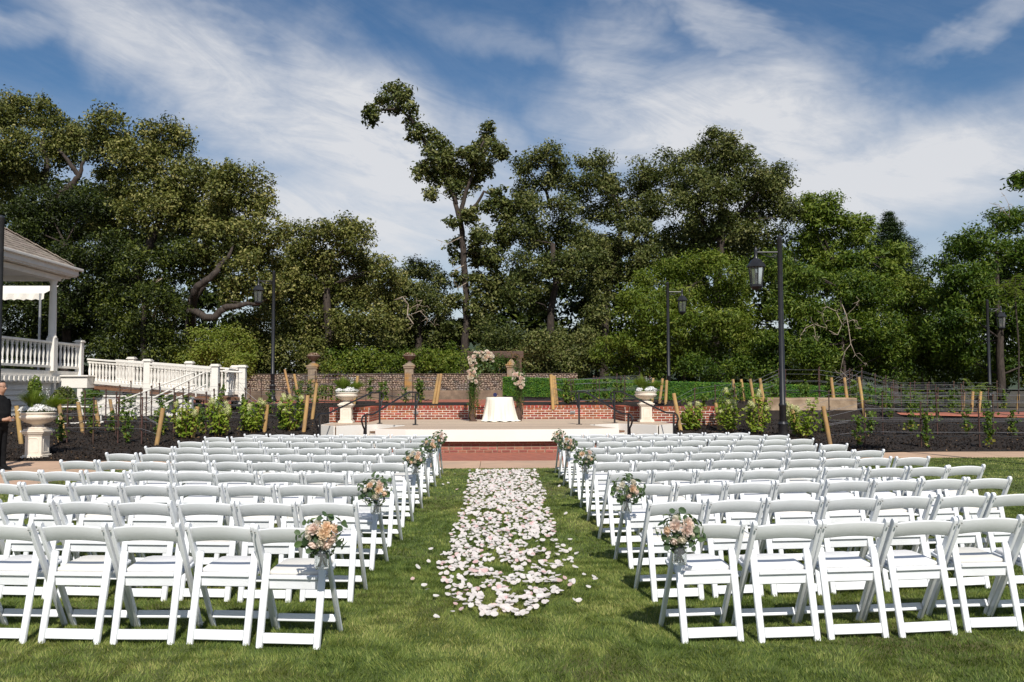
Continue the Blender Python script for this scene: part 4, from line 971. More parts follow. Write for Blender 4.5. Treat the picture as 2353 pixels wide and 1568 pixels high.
for x, v in [(1003, 1418), (1040, 1405), (1131, 1407), (1210, 1408), (982, 1355), (975, 1345), (985, 1290), (960, 1303), (990, 1262), (1365, 1325), (1368, 1330), (1352, 1348), (1330, 1380), (1320, 1378), (1018, 1113), (1030, 1110), (1045, 1088), (1050, 1125), (1290, 1087), (1285, 1117), (1300, 1180), (462, 1432), (1522, 1420), (1002, 1370), (948, 1330), (1342, 1320), (1325, 1272), (1310, 1262), (1060, 1400), (1105, 1400), (1310, 1240), (778, 1325)]: allp.append((x, v))
allp.sort(key=lambda q: -q[1])
restp = [MB(), MB()]
for k, (x, v) in enumerate(allp):
    p = onz(x, v, 0.028 + random.uniform(0, 0.014)); sz = random.uniform(0.032, 0.055); pink = 1 if random.random() < 0.10 else 0; mi = random.randrange(8)
    e = (Matrix.Rotation(random.gauss(0.30, 0.26), 3, 'X') @ Matrix.Rotation(random.gauss(0, 0.2), 3, 'Y') @ Matrix.Rotation(random.uniform(0, 6.28), 3, 'Z')).to_euler()
    if k < 300:
        o = link_mesh('rose_petal', PME[pink][mi]); o.location = p; o.rotation_euler = e; o.scale = (sz, sz, sz)
        tag(o, 'loose pale rose petal lying on the grass of the aisle' if not pink else 'loose pink rose petal lying on the grass of the aisle', 'petal', 'loose petals strewn on the aisle')
    else:
        mm = Matrix.LocRotScale(p, None, (sz, sz, sz)) @ e.to_matrix().to_4x4()
        vs_, fs_ = PV[mi]; restp[pink].add([mm @ Vector(q) for q in vs_], fs_)
b_ = restp[0]; n0 = len(b_.f); b_.add(restp[1].v, restp[1].f)
o = b_.build('rose_petals', M['petal'], smooth='all'); o.data.materials.append(M['petal_pink']); o.data.polygons.foreach_set('material_index', [0] * n0 + [1] * (len(b_.f) - n0))
tag(o, 'carpet of pale rose petals along the far part of the aisle', 'petals', kind='stuff')

# ------------------------------------------------------------------ stage handrails
def handrail(T, Lw, label):
    T = Vector(T); Lw = Vector(Lw); e = empty('handrail', (T.x, T.y, DZ), label, 'handrail', 'black handrails beside the stage steps')
    d = Vector((Lw.x - T.x, Lw.y - T.y, 0)); ln = d.length; d.normalize()
    zt, zl = DZ + 0.93, 0.93; BK = M['black_metal']
    a = Vector((T.x, T.y, zt)); b = Vector((Lw.x, Lw.y, zl)); up = Vector((0, 0, 1))
    loop = [a - d * 0.02 - up * 0.46, a - d * 0.07 - up * 0.40, a - d * 0.06 - up * 0.30, a - d * 0.15 - up * 0.20, a - d * 0.17 - up * 0.10, a - d * 0.12 - up * 0.02, a - d * 0.03]
    path = loop + [a + d * 0.30, a + d * 0.38 - up * 0.015, b - d * 0.34 + up * 0.015, b - d * 0.26, b + d * 0.04, b + d * 0.14 - up * 0.05, b + d * 0.18 - up * 0.15, b + d * 0.13 - up * 0.27, b + d * 0.06 - up * 0.38, b + d * 0.07 - up * 0.5, b + d * 0.02 - up * 0.6]
    MB().tube(path, 0.024, 8).build('rail', BK, e, smooth=True)
    pa = MB().box((T.x, T.y, DZ + 0.45), (0.05, 0.05, 0.90)).build('post', BK, e); pb = MB().box((Lw.x, Lw.y, 0.44), (0.05, 0.05, 0.92)).build('post', BK, e)
    MB().box((T.x, T.y, DZ + 0.008), (0.16, 0.12, 0.014)).build('base_plate', BK, pa); MB().box((Lw.x, Lw.y, 0.012), (0.14, 0.12, 0.014)).build('base_plate', BK, pb)
for s, nm in ((1, 'left'), (-1, 'right')):
    handrail((s * -3.47, 26.45), (s * -4.80, 24.3), 'black metal handrail on the %s stage steps, beside the stone urn' % nm)
    handrail((s * -2.33, 25.5), (s * -3.45, 23.55), 'black metal handrail on the %s stage steps, nearer the table' % nm)

# ------------------------------------------------------------------ urn planters
def urn(X, Y, Z, k, label):
    e = empty('urn_planter', (X, Y, Z), label, 'planter', 'cream stone urns with white flowers'); S = M['stone_cream']
    B = lambda sx, z0, z1: MB().box((X, Y, Z + k * (z0 + z1) / 2), (sx * k, sx * k, (z1 - z0) * k))
    q = B(0.44, 0.0, 0.07); q.box((X, Y, Z + k * 0.085), (0.39 * k, 0.39 * k, 0.03 * k)); q.build('plinth', S, e, bevel=0.01)
    B(0.325, 0.10, 0.47).build('shaft', S, e, bevel=0.006)
    for (dx, dy) in ((0, -1), (1, 0), (-1, 0), (0, 1)):
        fr_ = MB(); c = Vector((X + dx * 0.1635 * k, Y + dy * 0.1635 * k, Z + 0.285 * k)); t = Vector((-dy, dx, 0)) if True else 0
        pts = [(-0.10, -0.14), (-0.10, 0.11), (-0.07, 0.14), (0.07, 0.14), (0.10, 0.11), (0.10, -0.14), (-0.10, -0.14)]
        fr_.tube([c + t * (a * k) + Vector((0, 0, b * k)) for a, b in pts], 0.008 * k, 4); fr_.build('panel_moulding', S, e)
    q = B(0.36, 0.47, 0.50); q.box((X, Y, Z + k * 0.52), (0.41 * k, 0.41 * k, 0.035 * k)).box((X, Y, Z + k * 0.555), (0.46 * k, 0.46 * k, 0.04 * k)).box((X, Y, Z + k * 0.59), (0.38 * k, 0.38 * k, 0.03 * k)); q.build('cornice', S, e, bevel=0.008)
    prof = [(0.19, 0.605), (0.19, 0.625), (0.12, 0.645), (0.10, 0.675), (0.13, 0.70), (0.20, 0.725), (0.27, 0.765), (0.315, 0.81), (0.325, 0.845), (0.305, 0.865), (0.30, 0.885), (0.33, 0.905), (0.335, 0.925), (0.30, 0.93), (0.28, 0.90)]
    fl = lambda i, a: 1 + (0.05 * math.cos(a * math.pi) if 4 <= i <= 8 else 0)
    MB().lathe([(a * k, b * k) for a, b in prof], (X, Y, Z), 48, wob=fl).build('bowl', S, e, smooth='all')
    # flower heads, feather grass, wispy stems
    top = np.array([X, Y, Z + 0.93 * k])
    for qx, qy, rr in ((0.12, -0.14, 0.145), (-0.20, -0.12, 0.095), (0.26, 0.0, 0.08), (0.02, -0.22, 0.08)):
        n = 300; d = unit(n); d[:, 2] = np.abs(d[:, 2]); po = top + np.array([qx, qy, 0.03]) * k + d * np.array([1.1, 1, 0.85]) * rr * k * (0.78 + 0.34 * vnoise(d[:, 0] + 3, d[:, 2] + d[:, 1] + 3, 0.33, 5))[:, None] * rng.uniform(0.86, 1.06, (n, 1))
        leaf_cloud('flower_head', po, d + unit(n) * 1.0, 0.042, 0.038, M['white_flower'], rng.random(n), e, fold=0.05)
    def plume(cx, cy, n, h, spread, lean):
        a = rng.uniform(0, 6.28, n); r = np.sqrt(rng.random(n)); dirs = np.stack([np.cos(a), np.sin(a)], 1) * r[:, None]
        mbp = []; tn = rng.uniform(0, 1, n)
        base = np.stack([top[0] + cx * k + dirs[:, 0] * 0.05, top[1] + cy * k + dirs[:, 1] * 0.05, np.full(n, top[2])], 1)
        P = [base]
        for t in (0.4, 0.75, 1.0):
            off_ = dirs * spread * k * t ** 1.6; z_ = h * k * (t - 0.38 * r * t * t) * (0.7 + 0.3 * rng.random(n))
            P.append(base + np.stack([off_[:, 0] + lean * k * t * t, off_[:, 1], z_], 1))
        pts = np.stack(P, 1); v = []; f = []
        sidev = np.stack([-dirs[:, 1], dirs[:, 0], np.zeros(n)], 1); sidev += np.array([0.4, 0, 0]); sidev /= np.linalg.norm(sidev, axis=1, keepdims=True)
        for q_, wdt in zip(range(4), (0.004, 0.004, 0.003, 0.001)): v.append(pts[:, q_] - sidev * wdt * k); v.append(pts[:, q_] + sidev * wdt * k)
        V = np.stack(v, 1).reshape(-1, 3); mb_ = MB(); mb_.v = [tuple(a_) for a_ in V]
        mb_.f = [(8 * i + 2 * j, 8 * i + 2 * j + 1, 8 * i + 2 * j + 3, 8 * i + 2 * j + 2) for i in range(n) for j in range(3)]
        me = mb_.mesh('feather_grass', M['plume'], off=parent_loc(e)); a_ = me.attributes.new('leaf_tone', 'FLOAT', 'POINT'); a_.data.foreach_set('value', np.repeat(tn, 8).astype(np.float32)); link_mesh('feather_grass', me, e)
    plume(-0.10, 0.02, 620, 0.56, 0.30, -0.03); plume(0.20, 0.05, 480, 0.42, 0.32, 0.16)
    mb_ = MB(); tips = []
    for q_ in range(9):
        a = random.uniform(0, 6.28); t_ = Vector((X + random.uniform(-0.05, 0.25) * k, Y, Z + (0.93 + random.uniform(0.35, 0.55)) * k)); mb_.tube([(X + 0.05 * k, Y, Z + 0.93 * k), ((X + 0.05 * k + t_.x) / 2 - 0.02, Y, (Z + 0.93 * k + t_.z) / 2 + 0.03), t_], 0.003, 4); tips += [t_ - Vector((0, 0, random.uniform(0, 0.14))) + Vector((random.uniform(-.02, .02), 0, 0)) for _ in range(5)]
    mb_.build('stems', M['leaf_stem'], e)
    tp = np.array([tuple(t_) for t_ in tips]); leaf_cloud('wand_flowers', tp, unit(len(tp)), 0.03, 0.022, M['white_flower'], rng.random(len(tp)), e)
    n = 150; d = unit(n); d[:, 2] = np.abs(d[:, 2]) * 0.5; leaf_cloud('bedding_leaves', top + d * np.array([0.28, 0.28, 0.1]) * k, d + unit(n), 0.06, 0.05, M['leaf_vine'], rng.uniform(0, 0.6, n), e)
pl_ = onz(789, 970.5, DZ); pr_ = onz(1488, 969.0, DZ)
urn(-4.55, 27.05, DZ, 1.0, 'cream stone urn of white flowers on a pedestal left of the stage')
urn(4.50, 27.05, DZ, 1.0, 'cream stone urn of white flowers on a pedestal right of the stage')
q = onz(85, 1056, 0.006); urn(q.x, q.y, 0.006, 1.17, 'large cream stone urn on a pedestal beside the man in black')

# ------------------------------------------------------------------ table, cup and flower arch
def table():
    X, Y = at(1148, 960, 27.9).x, 28.0
    e = empty('round_table', (X, Y, DZ), 'small round table standing on the stage under an ivory cloth', 'table')
    MB().lathe([(0.40, 0.72), (0.405, 0.74), (0.40, 0.755)], (X, Y, DZ), 32).build('top', M['arch_wood'], e)
    MB().lathe([(0.22, 0.0), (0.22, 0.03), (0.035, 0.06), (0.035, 0.72)], (X, Y, DZ), 12).build('pedestal', M['black_metal'], e)
    n = 96; vs = []; rows = [(0.0, 0.762), (0.395, 0.762), (0.408, 0.752), (0.425, 0.66), (0.455, 0.46), (0.49, 0.24), (0.525, 0.06), (0.55, 0.018), (0.575, 0.012)]
    for i, (r, z) in enumerate(rows):
        for k in range(n):
            a = 2 * math.pi * k / n; f = max(0, (0.75 - z) / 0.75)
            w = 1 + f ** 1.2 * (0.085 * math.sin(9 * a + 0.7) + 0.05 * math.sin(14 * a + 1.9) + 0.03 * math.sin(23 * a + math.sin(3 * a)))
            if i >= 7: w *= 1 + 0.05 * math.sin(5 * a + 1)
            vs.append((X + r * w * math.cos(a), Y + r * w * math.sin(a), DZ + z + (0.012 * math.sin(11 * a) + 0.012 if i >= 7 else 0)))
    fs = [(i * n + k, i * n + (k + 1) % n, (i + 1) * n + (k + 1) % n, (i + 1) * n + k) for i in range(len(rows) - 1) for k in range(n)]
    c = MB().add(vs, fs).build('tablecloth', M['cloth'], smooth='all'); tag(c, 'floor length ivory cloth draped over the round table on stage', 'tablecloth')
    cx = at(1137, 905, 27.75).x; cu = empty('cup', (cx, 27.8, DZ + 0.765), 'copper cup with navy inside lying on the tablecloth', 'cup')
    ax = Vector((-0.25, -0.95, -0.02)).normalized(); o0 = Vector((cx + 0.05, 27.9, DZ + 0.84))
    MB().tube([o0, o0 + ax * 0.16], [0.062, 0.074], 18).build('cup_body', M['copper'], cu, smooth=True); MB().tube([o0 + ax * 0.157, o0 + ax * 0.163], [0.066, 0.066], 18).build('lining', M['navy'], cu)
table()
AY = 28.3
def arch():
    xl, xr = at(1087, 900, AY).x, at(1190, 900, AY).x
    e = empty('flower_arch', ((xl + xr) / 2, AY, DZ), 'dark wooden wedding arch dressed with blush roses and trailing greenery', 'arch'); Wd = M['arch_wood']
    zt = DZ + 2.12
    for x in (xl, xr):
        MB().box((x, AY, DZ + 1.05), (0.10, 0.10, 2.1)).build('post', Wd, e, bevel=0.008); MB().box((x + 0.10 * (1 if x > 0.2 else -1), AY + 0.75, DZ + 1.05), (0.09, 0.09, 2.1)).build('post', Wd, e, bevel=0.008)
        MB().box((x, AY, DZ + 0.20), (0.16, 0.16, 0.40)).box((x, AY, DZ + 0.02), (0.24, 0.24, 0.04)).build('foot', Wd, e, bevel=0.01)
        MB().beam((x, AY - 0.1, zt + 0.05), (x, AY + 0.85, zt + 0.05), 0.09, 0.09).build('side_beam', Wd, e)
    MB().box(((xl + xr) / 2, AY - 0.02, zt), (xr - xl + 0.36, 0.10, 0.19)).build('beam', Wd, e, bevel=0.008); MB().box(((xl + xr) / 2, AY + 0.75, zt), (xr - xl + 0.4, 0.10, 0.19)).build('beam', Wd, e, bevel=0.008)
    def cluster(px, pv, rx, rv, n, y=AY - 0.16):
        c = at(px, pv, y); sc = y / FPX
        for k in range(n):
            a = random.uniform(0, 6.28); r = math.sqrt(random.random()); dx, dz = r * math.cos(a), r * math.sin(a)
            d = Vector((dx * 0.7, -0.8, dz * 0.7 + 0.2)); kd = random.choices(['white', 'blush', 'peach'], [6, 4, 1])[0]
            put_rose(kd, c + Vector((dx * rx * sc, -0.10 * math.sqrt(max(0, 1 - r * r)), dz * rv * sc)), d, random.uniform(0.040, 0.068), e)
    cluster(1118, 818, 15, 10, 17); cluster(1098, 815, 10, 9, 8); cluster(1085, 828, 9, 12, 14); cluster(1090, 843, 6, 6, 4); cluster(1132, 823, 5, 8, 4); cluster(1085, 862, 10, 14, 24); cluster(1092, 878, 5, 5, 3)
    cluster(1191, 872, 11, 14, 22); cluster(1186, 862, 8, 6, 6); cluster(1197, 887, 6, 5, 4)
    pos = []
    def greens(px, pv, rx, rv, n, y=AY - 0.1):
        c = np.array(at(px, pv, y)); sc = y / FPX; g = rng.normal(size=(n, 3)) * np.array([rx * sc * 0.55, 0.06, rv * sc * 0.55]); pos.append(c + g)
    for a in ((1087, 900, 11, 34, 800), (1093, 850, 12, 40, 300), (1105, 820, 34, 14, 420), (1150, 826, 22, 14, 300), (1192, 905, 11, 26, 650), (1195, 870, 16, 26, 260), (1135, 840, 12, 18, 160), (1186, 845, 8, 22, 140), (1098, 930, 4, 10, 60)): greens(*a)
    p = np.concatenate(pos); n = len(p); leaf_cloud('fern_greenery', p, unit(n) + np.array([0, -0.5, 0.2]), rng.uniform(0.05, 0.12, n), rng.uniform(0.012, 0.022, n), M['leaf_fern'], rng.random(n), e, droop=0.35)
    pos.clear()
    for a in ((1096, 830, 20, 26, 40), (1125, 836, 16, 14, 26), (1088, 862, 14, 20, 26), (1194, 870, 16, 22, 34), (1130, 850, 5, 8, 10)): greens(*a, y=AY - 0.24)
    p = np.concatenate(pos); n = len(p); round_leaves('round_leaves', p, unit(n) + np.array([0, -0.7, 0.2]), rng.uniform(0.05, 0.09, n), rng.uniform(0.04, 0.07, n), M['leaf_euc'], rng.uniform(0, 0.9, n), e)
    tw = MB()
    for k in range(22):
        if k < 9:
            x0 = random.choice((xl, xl, xr)); base = Vector((x0 + random.uniform(-.08, .08), AY - 0.1, DZ + random.uniform(0.05, 0.5))); L_ = random.uniform(0.7, 1.3); dz, dx = 1, 0.08
        else:
            base = Vector((random.uniform(xl + 0.5, xr), AY - 0.08, zt + random.uniform(-.05, .12))); L_ = random.uniform(0.4, 0.9); dz, dx = random.uniform(-0.9, 0.25), random.uniform(-0.3, 0.9)
        ph = random.uniform(0, 6.28); tw = MB(); tw.tube([base + Vector((dx * L_ * t + 0.05 * math.sin(ph + 9 * t), 0.05 * math.cos(ph + 8 * t) - 0.03, dz * L_ * t)) for t in np.linspace(0, 1, 9)], [0.006 * (1 - 0.7 * t) for t in np.linspace(0, 1, 9)], 4)
        tw.build('curly_twig', M.setdefault('twig', mat('willow_twig', (0.22, 0.14, 0.05), (0.15, 0.09, 0.035), 20, 0.6)), e)
arch()

# ------------------------------------------------------------------ hedge screen
HP = [at(1155, 893, 38.2), at(1330, 893, 37.6), at(1440, 893, 37.4), at(1560, 893, 37.2), at(1660, 893, 37.0), at(1790, 893, 36.6), at(1910, 893, 36.4), at(2050, 893, 36.4)]
HT = [1.6 + (894 - v) * y.y / FPX for v, y in zip((867, 872.5, 876, 879, 882, 886, 891, 897), HP)]
hg = empty('hedge_screen', (HP[3].x, HP[3].y, 1.0), 'long artificial boxwood hedge screen with black skirt on the terrace', 'hedge')
for i in range(len(HP) - 1):
    a, b = HP[i], HP[i + 1]; L_ = (b - a).length; n = int(L_ * 2600); t = rng.random(n); u_ = rng.random(n)
    zt = HT[i] + (HT[i + 1] - HT[i]) * t - 0.02 * (np.abs(t - 0.5) > 0.485); zb = zt - 0.80 + 0.12 * (i / 6)
    base = np.array(a)[None] + (np.array(b) - np.array(a))[None] * t[:, None]
    base[:, 2] = zb + (zt - zb) * u_; base[:, 1] += rng.normal(0, 0.028, n) - 0.02; top_ = rng.random(n) < 0.08; base[top_, 2] = zt[top_] + rng.normal(0, 0.015, top_.sum()); base[top_, 1] += rng.uniform(0, 0.2, top_.sum())
    blot = vnoise(base[:, 0], base[:, 2], 0.12, 60 + i)
    leaf_cloud('hedge_panel', base, unit(n) * 0.8 + np.array([0, -1.0, 0.45]), rng.uniform(0.03, 0.06, n), rng.uniform(0.025, 0.04, n), M['leaf_hedge'], rng.uniform(0, 0.75, n) + 0.25 * (blot - 0.4), hg)
    z0, z1 = HT[i] - 0.78, HT[i + 1] - 0.78
    MB().add([(a.x, a.y + 0.05, HT[i] - 0.03), (b.x, b.y + 0.05, HT[i + 1] - 0.03), (b.x, b.y + 0.05, z1), (a.x, a.y + 0.05, z0), (a.x, a.y + 0.22, HT[i] - 0.03), (b.x, b.y + 0.22, HT[i + 1] - 0.03), (b.x, b.y + 0.22, z1), (a.x, a.y + 0.22, z0)], [(3, 2, 1, 0), (4, 5, 6, 7), (0, 1, 5, 4), (1, 2, 6, 5), (3, 0, 4, 7)]).build('backing', M['leaf_stem'], hg)
    MB().add([(a.x + 0.01, a.y + 0.03, z0 + 0.05), (b.x - 0.01, b.y + 0.03, z1 + 0.05), (b.x - 0.01, b.y + 0.03, z1 - 0.55), (a.x + 0.01, a.y + 0.03, z0 - 0.55), (a.x + .01, a.y + 0.2, z0 + 0.05), (b.x - .01, b.y + 0.2, z1 + 0.05), (b.x - .01, b.y + .2, z1 - .55), (a.x + .01, a.y + .2, z0 - .55)], [(3, 2, 1, 0), (0, 1, 5, 4), (4, 5, 6, 7), (1, 2, 6, 5), (3, 0, 4, 7)]).build('skirt', M['hose'], hg)

# ------------------------------------------------------------------ street lamps
def lamp(X, Y, Z, top, side, label):
    e = empty('street_lamp', (X, Y, Z), label, 'street lamp', 'black street lamps round the garden'); B = M['black_metal']; h = top - Z
    MB().lathe([(0.17, 0), (0.17, 0.10), (0.14, 0.13), (0.115, 0.20), (0.115, 0.62), (0.135, 0.66), (0.10, 0.72)], (X, Y, Z), 16).build('base', B, e, smooth=True)
    MB().lathe([(0.085, 0.0), (0.085, 1.1), (0.10, 1.12), (0.10, 1.16), (0.075, 1.2), (0.062, h - 0.06), (0.066, h - 0.05), (0.06, h - 0.01), (0.02, h + 0.02)], (X, Y, Z), 16).build('pole', B, e, smooth=True)
    ax = X + side * 0.62; az = top - 0.42
    arm = MB().tube([(X, Y, az), (ax, Y, az)], 0.022, 8)
    arm.tube([(X + side * (0.08 + 0.42 * t), Y, az - 0.07 - 0.10 * math.sin(t * 3.1) * (1 - t * 0.6) + 0.05 * t) for t in np.linspace(0, 1, 9)], 0.014, 6)
    arm.tube([(X + side * (0.14 + 0.05 * math.cos(a)), Y, az - 0.10 + 0.05 * math.sin(a)) for a in np.linspace(0, 5, 9)], 0.010, 6)
    arm.build('arm', B, e, smooth=True)
    lz = az
    z1, z2 = lz - 0.39, lz - 0.86
    fr_ = MB()
    for k in range(6):
        a = 2 * math.pi * (k + 0.5) / 6; fr_.tube([(ax + 0.19 * math.cos(a), Y + 0.19 * math.sin(a), z1), (ax + 0.14 * math.cos(a), Y + 0.14 * math.sin(a), z2)], 0.014, 5)
    for zr, rr in ((z1, 0.19), (z2, 0.14)): fr_.tube([(ax + rr * math.cos(2 * math.pi * (k + 0.5) / 6), Y + rr * math.sin(2 * math.pi * (k + 0.5) / 6), zr) for k in range(7)], 0.012, 5)
    ln = fr_.build('lantern', B, e)
    MB().lathe([(0.0, 0.16), (0.02, 0.12), (0.035, 0.09), (0.045, 0.02), (0.03, -0.10), (0.055, -0.14), (0.06, -0.17)], (ax, Y, lz), 10).build('finial', B, ln, smooth=True)
    MB().lathe([(0.06, -0.16), (0.13, -0.20), (0.20, -0.29), (0.245, -0.35), (0.245, -0.385), (0.19, -0.39)], (ax, Y, lz), 6).build('hood', B, ln)
    MB().lathe([(0.185, 0), (0.135, z2 - z1)], (ax, Y, z1), 6, cap=False).build('glass', M['lantern_glass'], ln)
    MB().lathe([(0.145, 0.03), (0.165, 0.01), (0.165, -0.03), (0.11, -0.09), (0.04, -0.12), (0.02, -0.17)], (ax, Y, z2), 6).build('cup', B, ln)
    MB().lathe([(0.03, 0), (0.045, 0.08), (0.03, 0.16)], (ax, Y, z1 - 0.30), 8).build('bulb', M['house'], ln, smooth=True)
def lamp_px(xt, vt, y, zb, side, label):
    p = at(xt, vt, y); lamp(p.x, y, zb, p.z, side, label)
lamp_px(629.5, 623, 36.6, 1.09, -1, 'black street lamp standing before the cobble wall, lantern on its left')
lamp_px(1534, 649, 38.4, 1.0, 1, 'black street lamp behind the right stone urn, lantern on its right')
lamp_px(1791, 543, 22.7, 0.03, -1, 'tall black street lamp among the right hydrangeas, the nearest whole lamp')
lamp_px(2268, 689, 40.5, 0.6, 1, 'black street lamp before the trees at the far right')
lamp_px(3.2, 497, 18.9, 0.0, -1, 'black lamp post cut by the left edge of the picture')

# ------------------------------------------------------------------ vine rows: end posts, stakes, wires and hoses
def pole_mesh(mb, a, b, r):
    mb.tube([a, Vector(a).lerp(Vector(b), 0.5), b], [r, r * 0.98, r * 0.94], 12); return mb
VINES = []
def trellis(ends, label, n_st, hgt=1.25, vines=None, drip=True, two=True):
    """ends: ((x,v base),(x,v top)) of the end posts in the picture; stakes and wires between"""
    A = []
    for (bx, bv), (tx, tv) in ends:
        p = onbed(bx, bv); t = at(tx, tv, p.y); A.append((p, t))
    (p0, t0), (p1, t1) = A
    e = empty('vine_trellis', ((p0.x + p1.x) / 2, (p0.y + p1.y) / 2, min(p0.z, p1.z)), label, 'trellis', 'vine trellis rows in the mulch beds')
    for p, t in A[:2 if two else 1]:
        if abs(p.x) < 40 and p.y < 44: pole_mesh(MB(), p - Vector((0, 0, 0.15)), t, 0.058).build('end_post', M['pole'], e, smooth=True)
    st = []
    for k in range(n_st):
        f = (k + 0.6) / (n_st + 0.2); x = p0.x + (p1.x - p0.x) * f; y = p0.y + (p1.y - p0.y) * f + 0.25 * math.sin(f * math.pi) ; z = bedz(x, y); h_ = hgt * random.uniform(0.96, 1.05)
        MB().box((x, y, z + h_ / 2 - 0.1), (0.028, 0.028, h_ + 0.2)).box((x, y - 0.02, z + h_ * 0.97), (0.05, 0.02, 0.05)).box((x, y - 0.02, z + h_ * 0.62), (0.045, 0.02, 0.04)).build('stake', M['rust'], e); st.append(Vector((x, y, z)))
    for q, hh in enumerate((0.42, 0.74, 0.78, 1.02, 1.18)):
        f = hh / hgt; pts = [p0.lerp(t0, min(f * 0.9, 0.95))] + [s_ + Vector((0, 0.03 * (q % 2) - 0.02, hh)) for s_ in st] + [p1.lerp(t1, min(f * 0.9, 0.95))]
        MB().tube(pts, 0.004, 4).build('wire', M['wire'], e)
    if drip:
        pts = []; base = [p0] + st + [p1]
        for a, b in zip(base, base[1:]):
            for t in np.linspace(0, 1, 7)[:-1]:
                q = a.lerp(b, t); pts.append(Vector((q.x, q.y - 0.03, bedz(q.x, q.y) + 0.40 - 0.09 * math.sin(t * math.pi))))
        MB().tube(pts, 0.011, 5).build('drip_hose', M['hose'], e)
    nv = vines if vines is not None else max(2, int((p1 - p0).length / 1.35))
    for k in range(nv):
        f = (k + 0.5 + random.uniform(-.12, .12)) / nv; x = p0.x + (p1.x - p0.x) * f; y = p0.y + (p1.y - p0.y) * f + 0.25 * math.sin(f * math.pi) - 0.05
        VINES.append((x, y, bedz(x, y)))
LR = [(((51, 1023), (38, 933)), ((357.7, 1025), (374.8, 938.4)), 5, 'front vine trellis of the left bed, behind the big urn'),
      (((149, 1001), (135.5, 927)), ((440.7, 1009), (454, 934.8)), 4, 'second vine trellis of the left bed, ending at a leaning pole'),
      (((193, 996), (179, 924)), ((517.6, 1003), (527, 932)), 4, 'third vine trellis of the left bed, behind the first hydrangea'),
      (((229.5, 983.6), (218, 920)), ((606, 996), (614.7, 930)), 5, 'fourth vine trellis of the left bed, between hydrangeas'),
      (((261, 960), (252.7, 917.7)), ((696.5, 994.6), (707.4, 909)), 6, 'fifth vine trellis of the left bed, ending near the stage rail'),
      (((430, 935), (424, 880)), ((716, 965.3), (728, 881)), 4, 'sixth vine trellis of the left bed, with tall leaning end pole'),
      (((653.7, 918.5), (639, 849)), ((812.4, 932.4), (822, 864)), 3, 'upper vine trellis beside the lamp before the cobble wall'),
      (((671, 920), (654, 849)), ((994.3, 928.7), (1007.7, 860)), 5, 'upper vine trellis running behind the left stage wall'),
      (((690, 926), (676, 860)), ((1001.6, 928.7), (1013.8, 859)), 5, 'topmost left vine trellis in front of the cobble wall')]
RR = [(((1911, 1030), (1891.5, 934)), ((2480, 1034), (2490, 930)), 4, 'front vine trellis of the right bed, nearest the walkway'),
      (((1833, 997), (1818.5, 930)), ((2500, 1004), (2510, 915)), 5, 'second vine trellis of the right bed, behind the lamp'),
      (((1987.5, 958), (1973, 867)), ((2480, 982), (2490, 900)), 4, 'vine trellis starting beside the end of the sandstone ledge'),
      (((1918, 930), (1909.7, 868)), ((2230.7, 955), (2235.6, 900)), 5, 'vine trellis with a pole rising behind the sandstone ledge'),
      (((1948.6, 930), (1940, 868)), ((2246.5, 958), (2253.8, 900)), 5, 'vine trellis with second pole behind the sandstone ledge'),
      (((1757, 928), (1746, 870)), ((2212.5, 945), (2215, 902.4)), 6, 'long upper vine trellis before the hedge screen at right'),
      (((1733.8, 926), (1723.6, 871)), ((2337.7, 944), (2340, 906)), 7, 'longest upper vine trellis of the right bed, near the hedge'),
      (((1566.6, 992), (1548, 904)), ((1713, 924), (1702.6, 871.8)), 3, 'vine trellis climbing beside the right brick wall'),
      (((1654.5, 989.7), (1644.7, 926)), ((1692, 924), (1683.8, 871.8)), 2, 'short vine trellis between two right hydrangeas'),
      (((1271, 931), (1265.7, 861)), ((1498, 929), (1500.6, 869)), 4, 'vine trellis behind the right stage wall, first of three poles'),
      (((1275.6, 930.5), (1269, 863)), ((1514, 929), (1522.6, 870)), 4, 'vine trellis behind the right stage wall, second of three poles'),
      (((1281, 930), (1273.4, 864.4)), ((1528.7, 929), (1532, 873.8)), 4, 'vine trellis behind the right stage wall, third of three poles')]
_ob = onbed
def onterr(bx, bv):
    p = _ob(bx, bv)
    if abs(p.x) < 4.9 and p.y > 28: q = onz(bx, bv, 1.05); return Vector((q.x, min(q.y, 38.0), 1.05))
    return p
onbed = onterr
for a, b, n, lb in LR + RR: trellis((a, b), lb, n, hgt=1.25 if n != 2 else 1.0)
MBp = MB(); p_ = _ob(1747, 993); t_ = at(1748.5, 883.5, p_.y); e_ = empty('wooden_stake', p_, 'upright peeled wooden stake between the right hydrangeas', 'post'); pole_mesh(MBp, p_ - Vector((0, 0, 0.1)), t_, 0.058).build('pole', M['pole'], e_, smooth=True)
bt = MB()
for f in (0.3, 0.5, 0.75): q = p_.lerp(t_, f); bt.tube([q - Vector((0, 0, 0.012)), q + Vector((0, 0, 0.012))], 0.062, 12)
bt.build('wire_tie', M['hose'], e_)

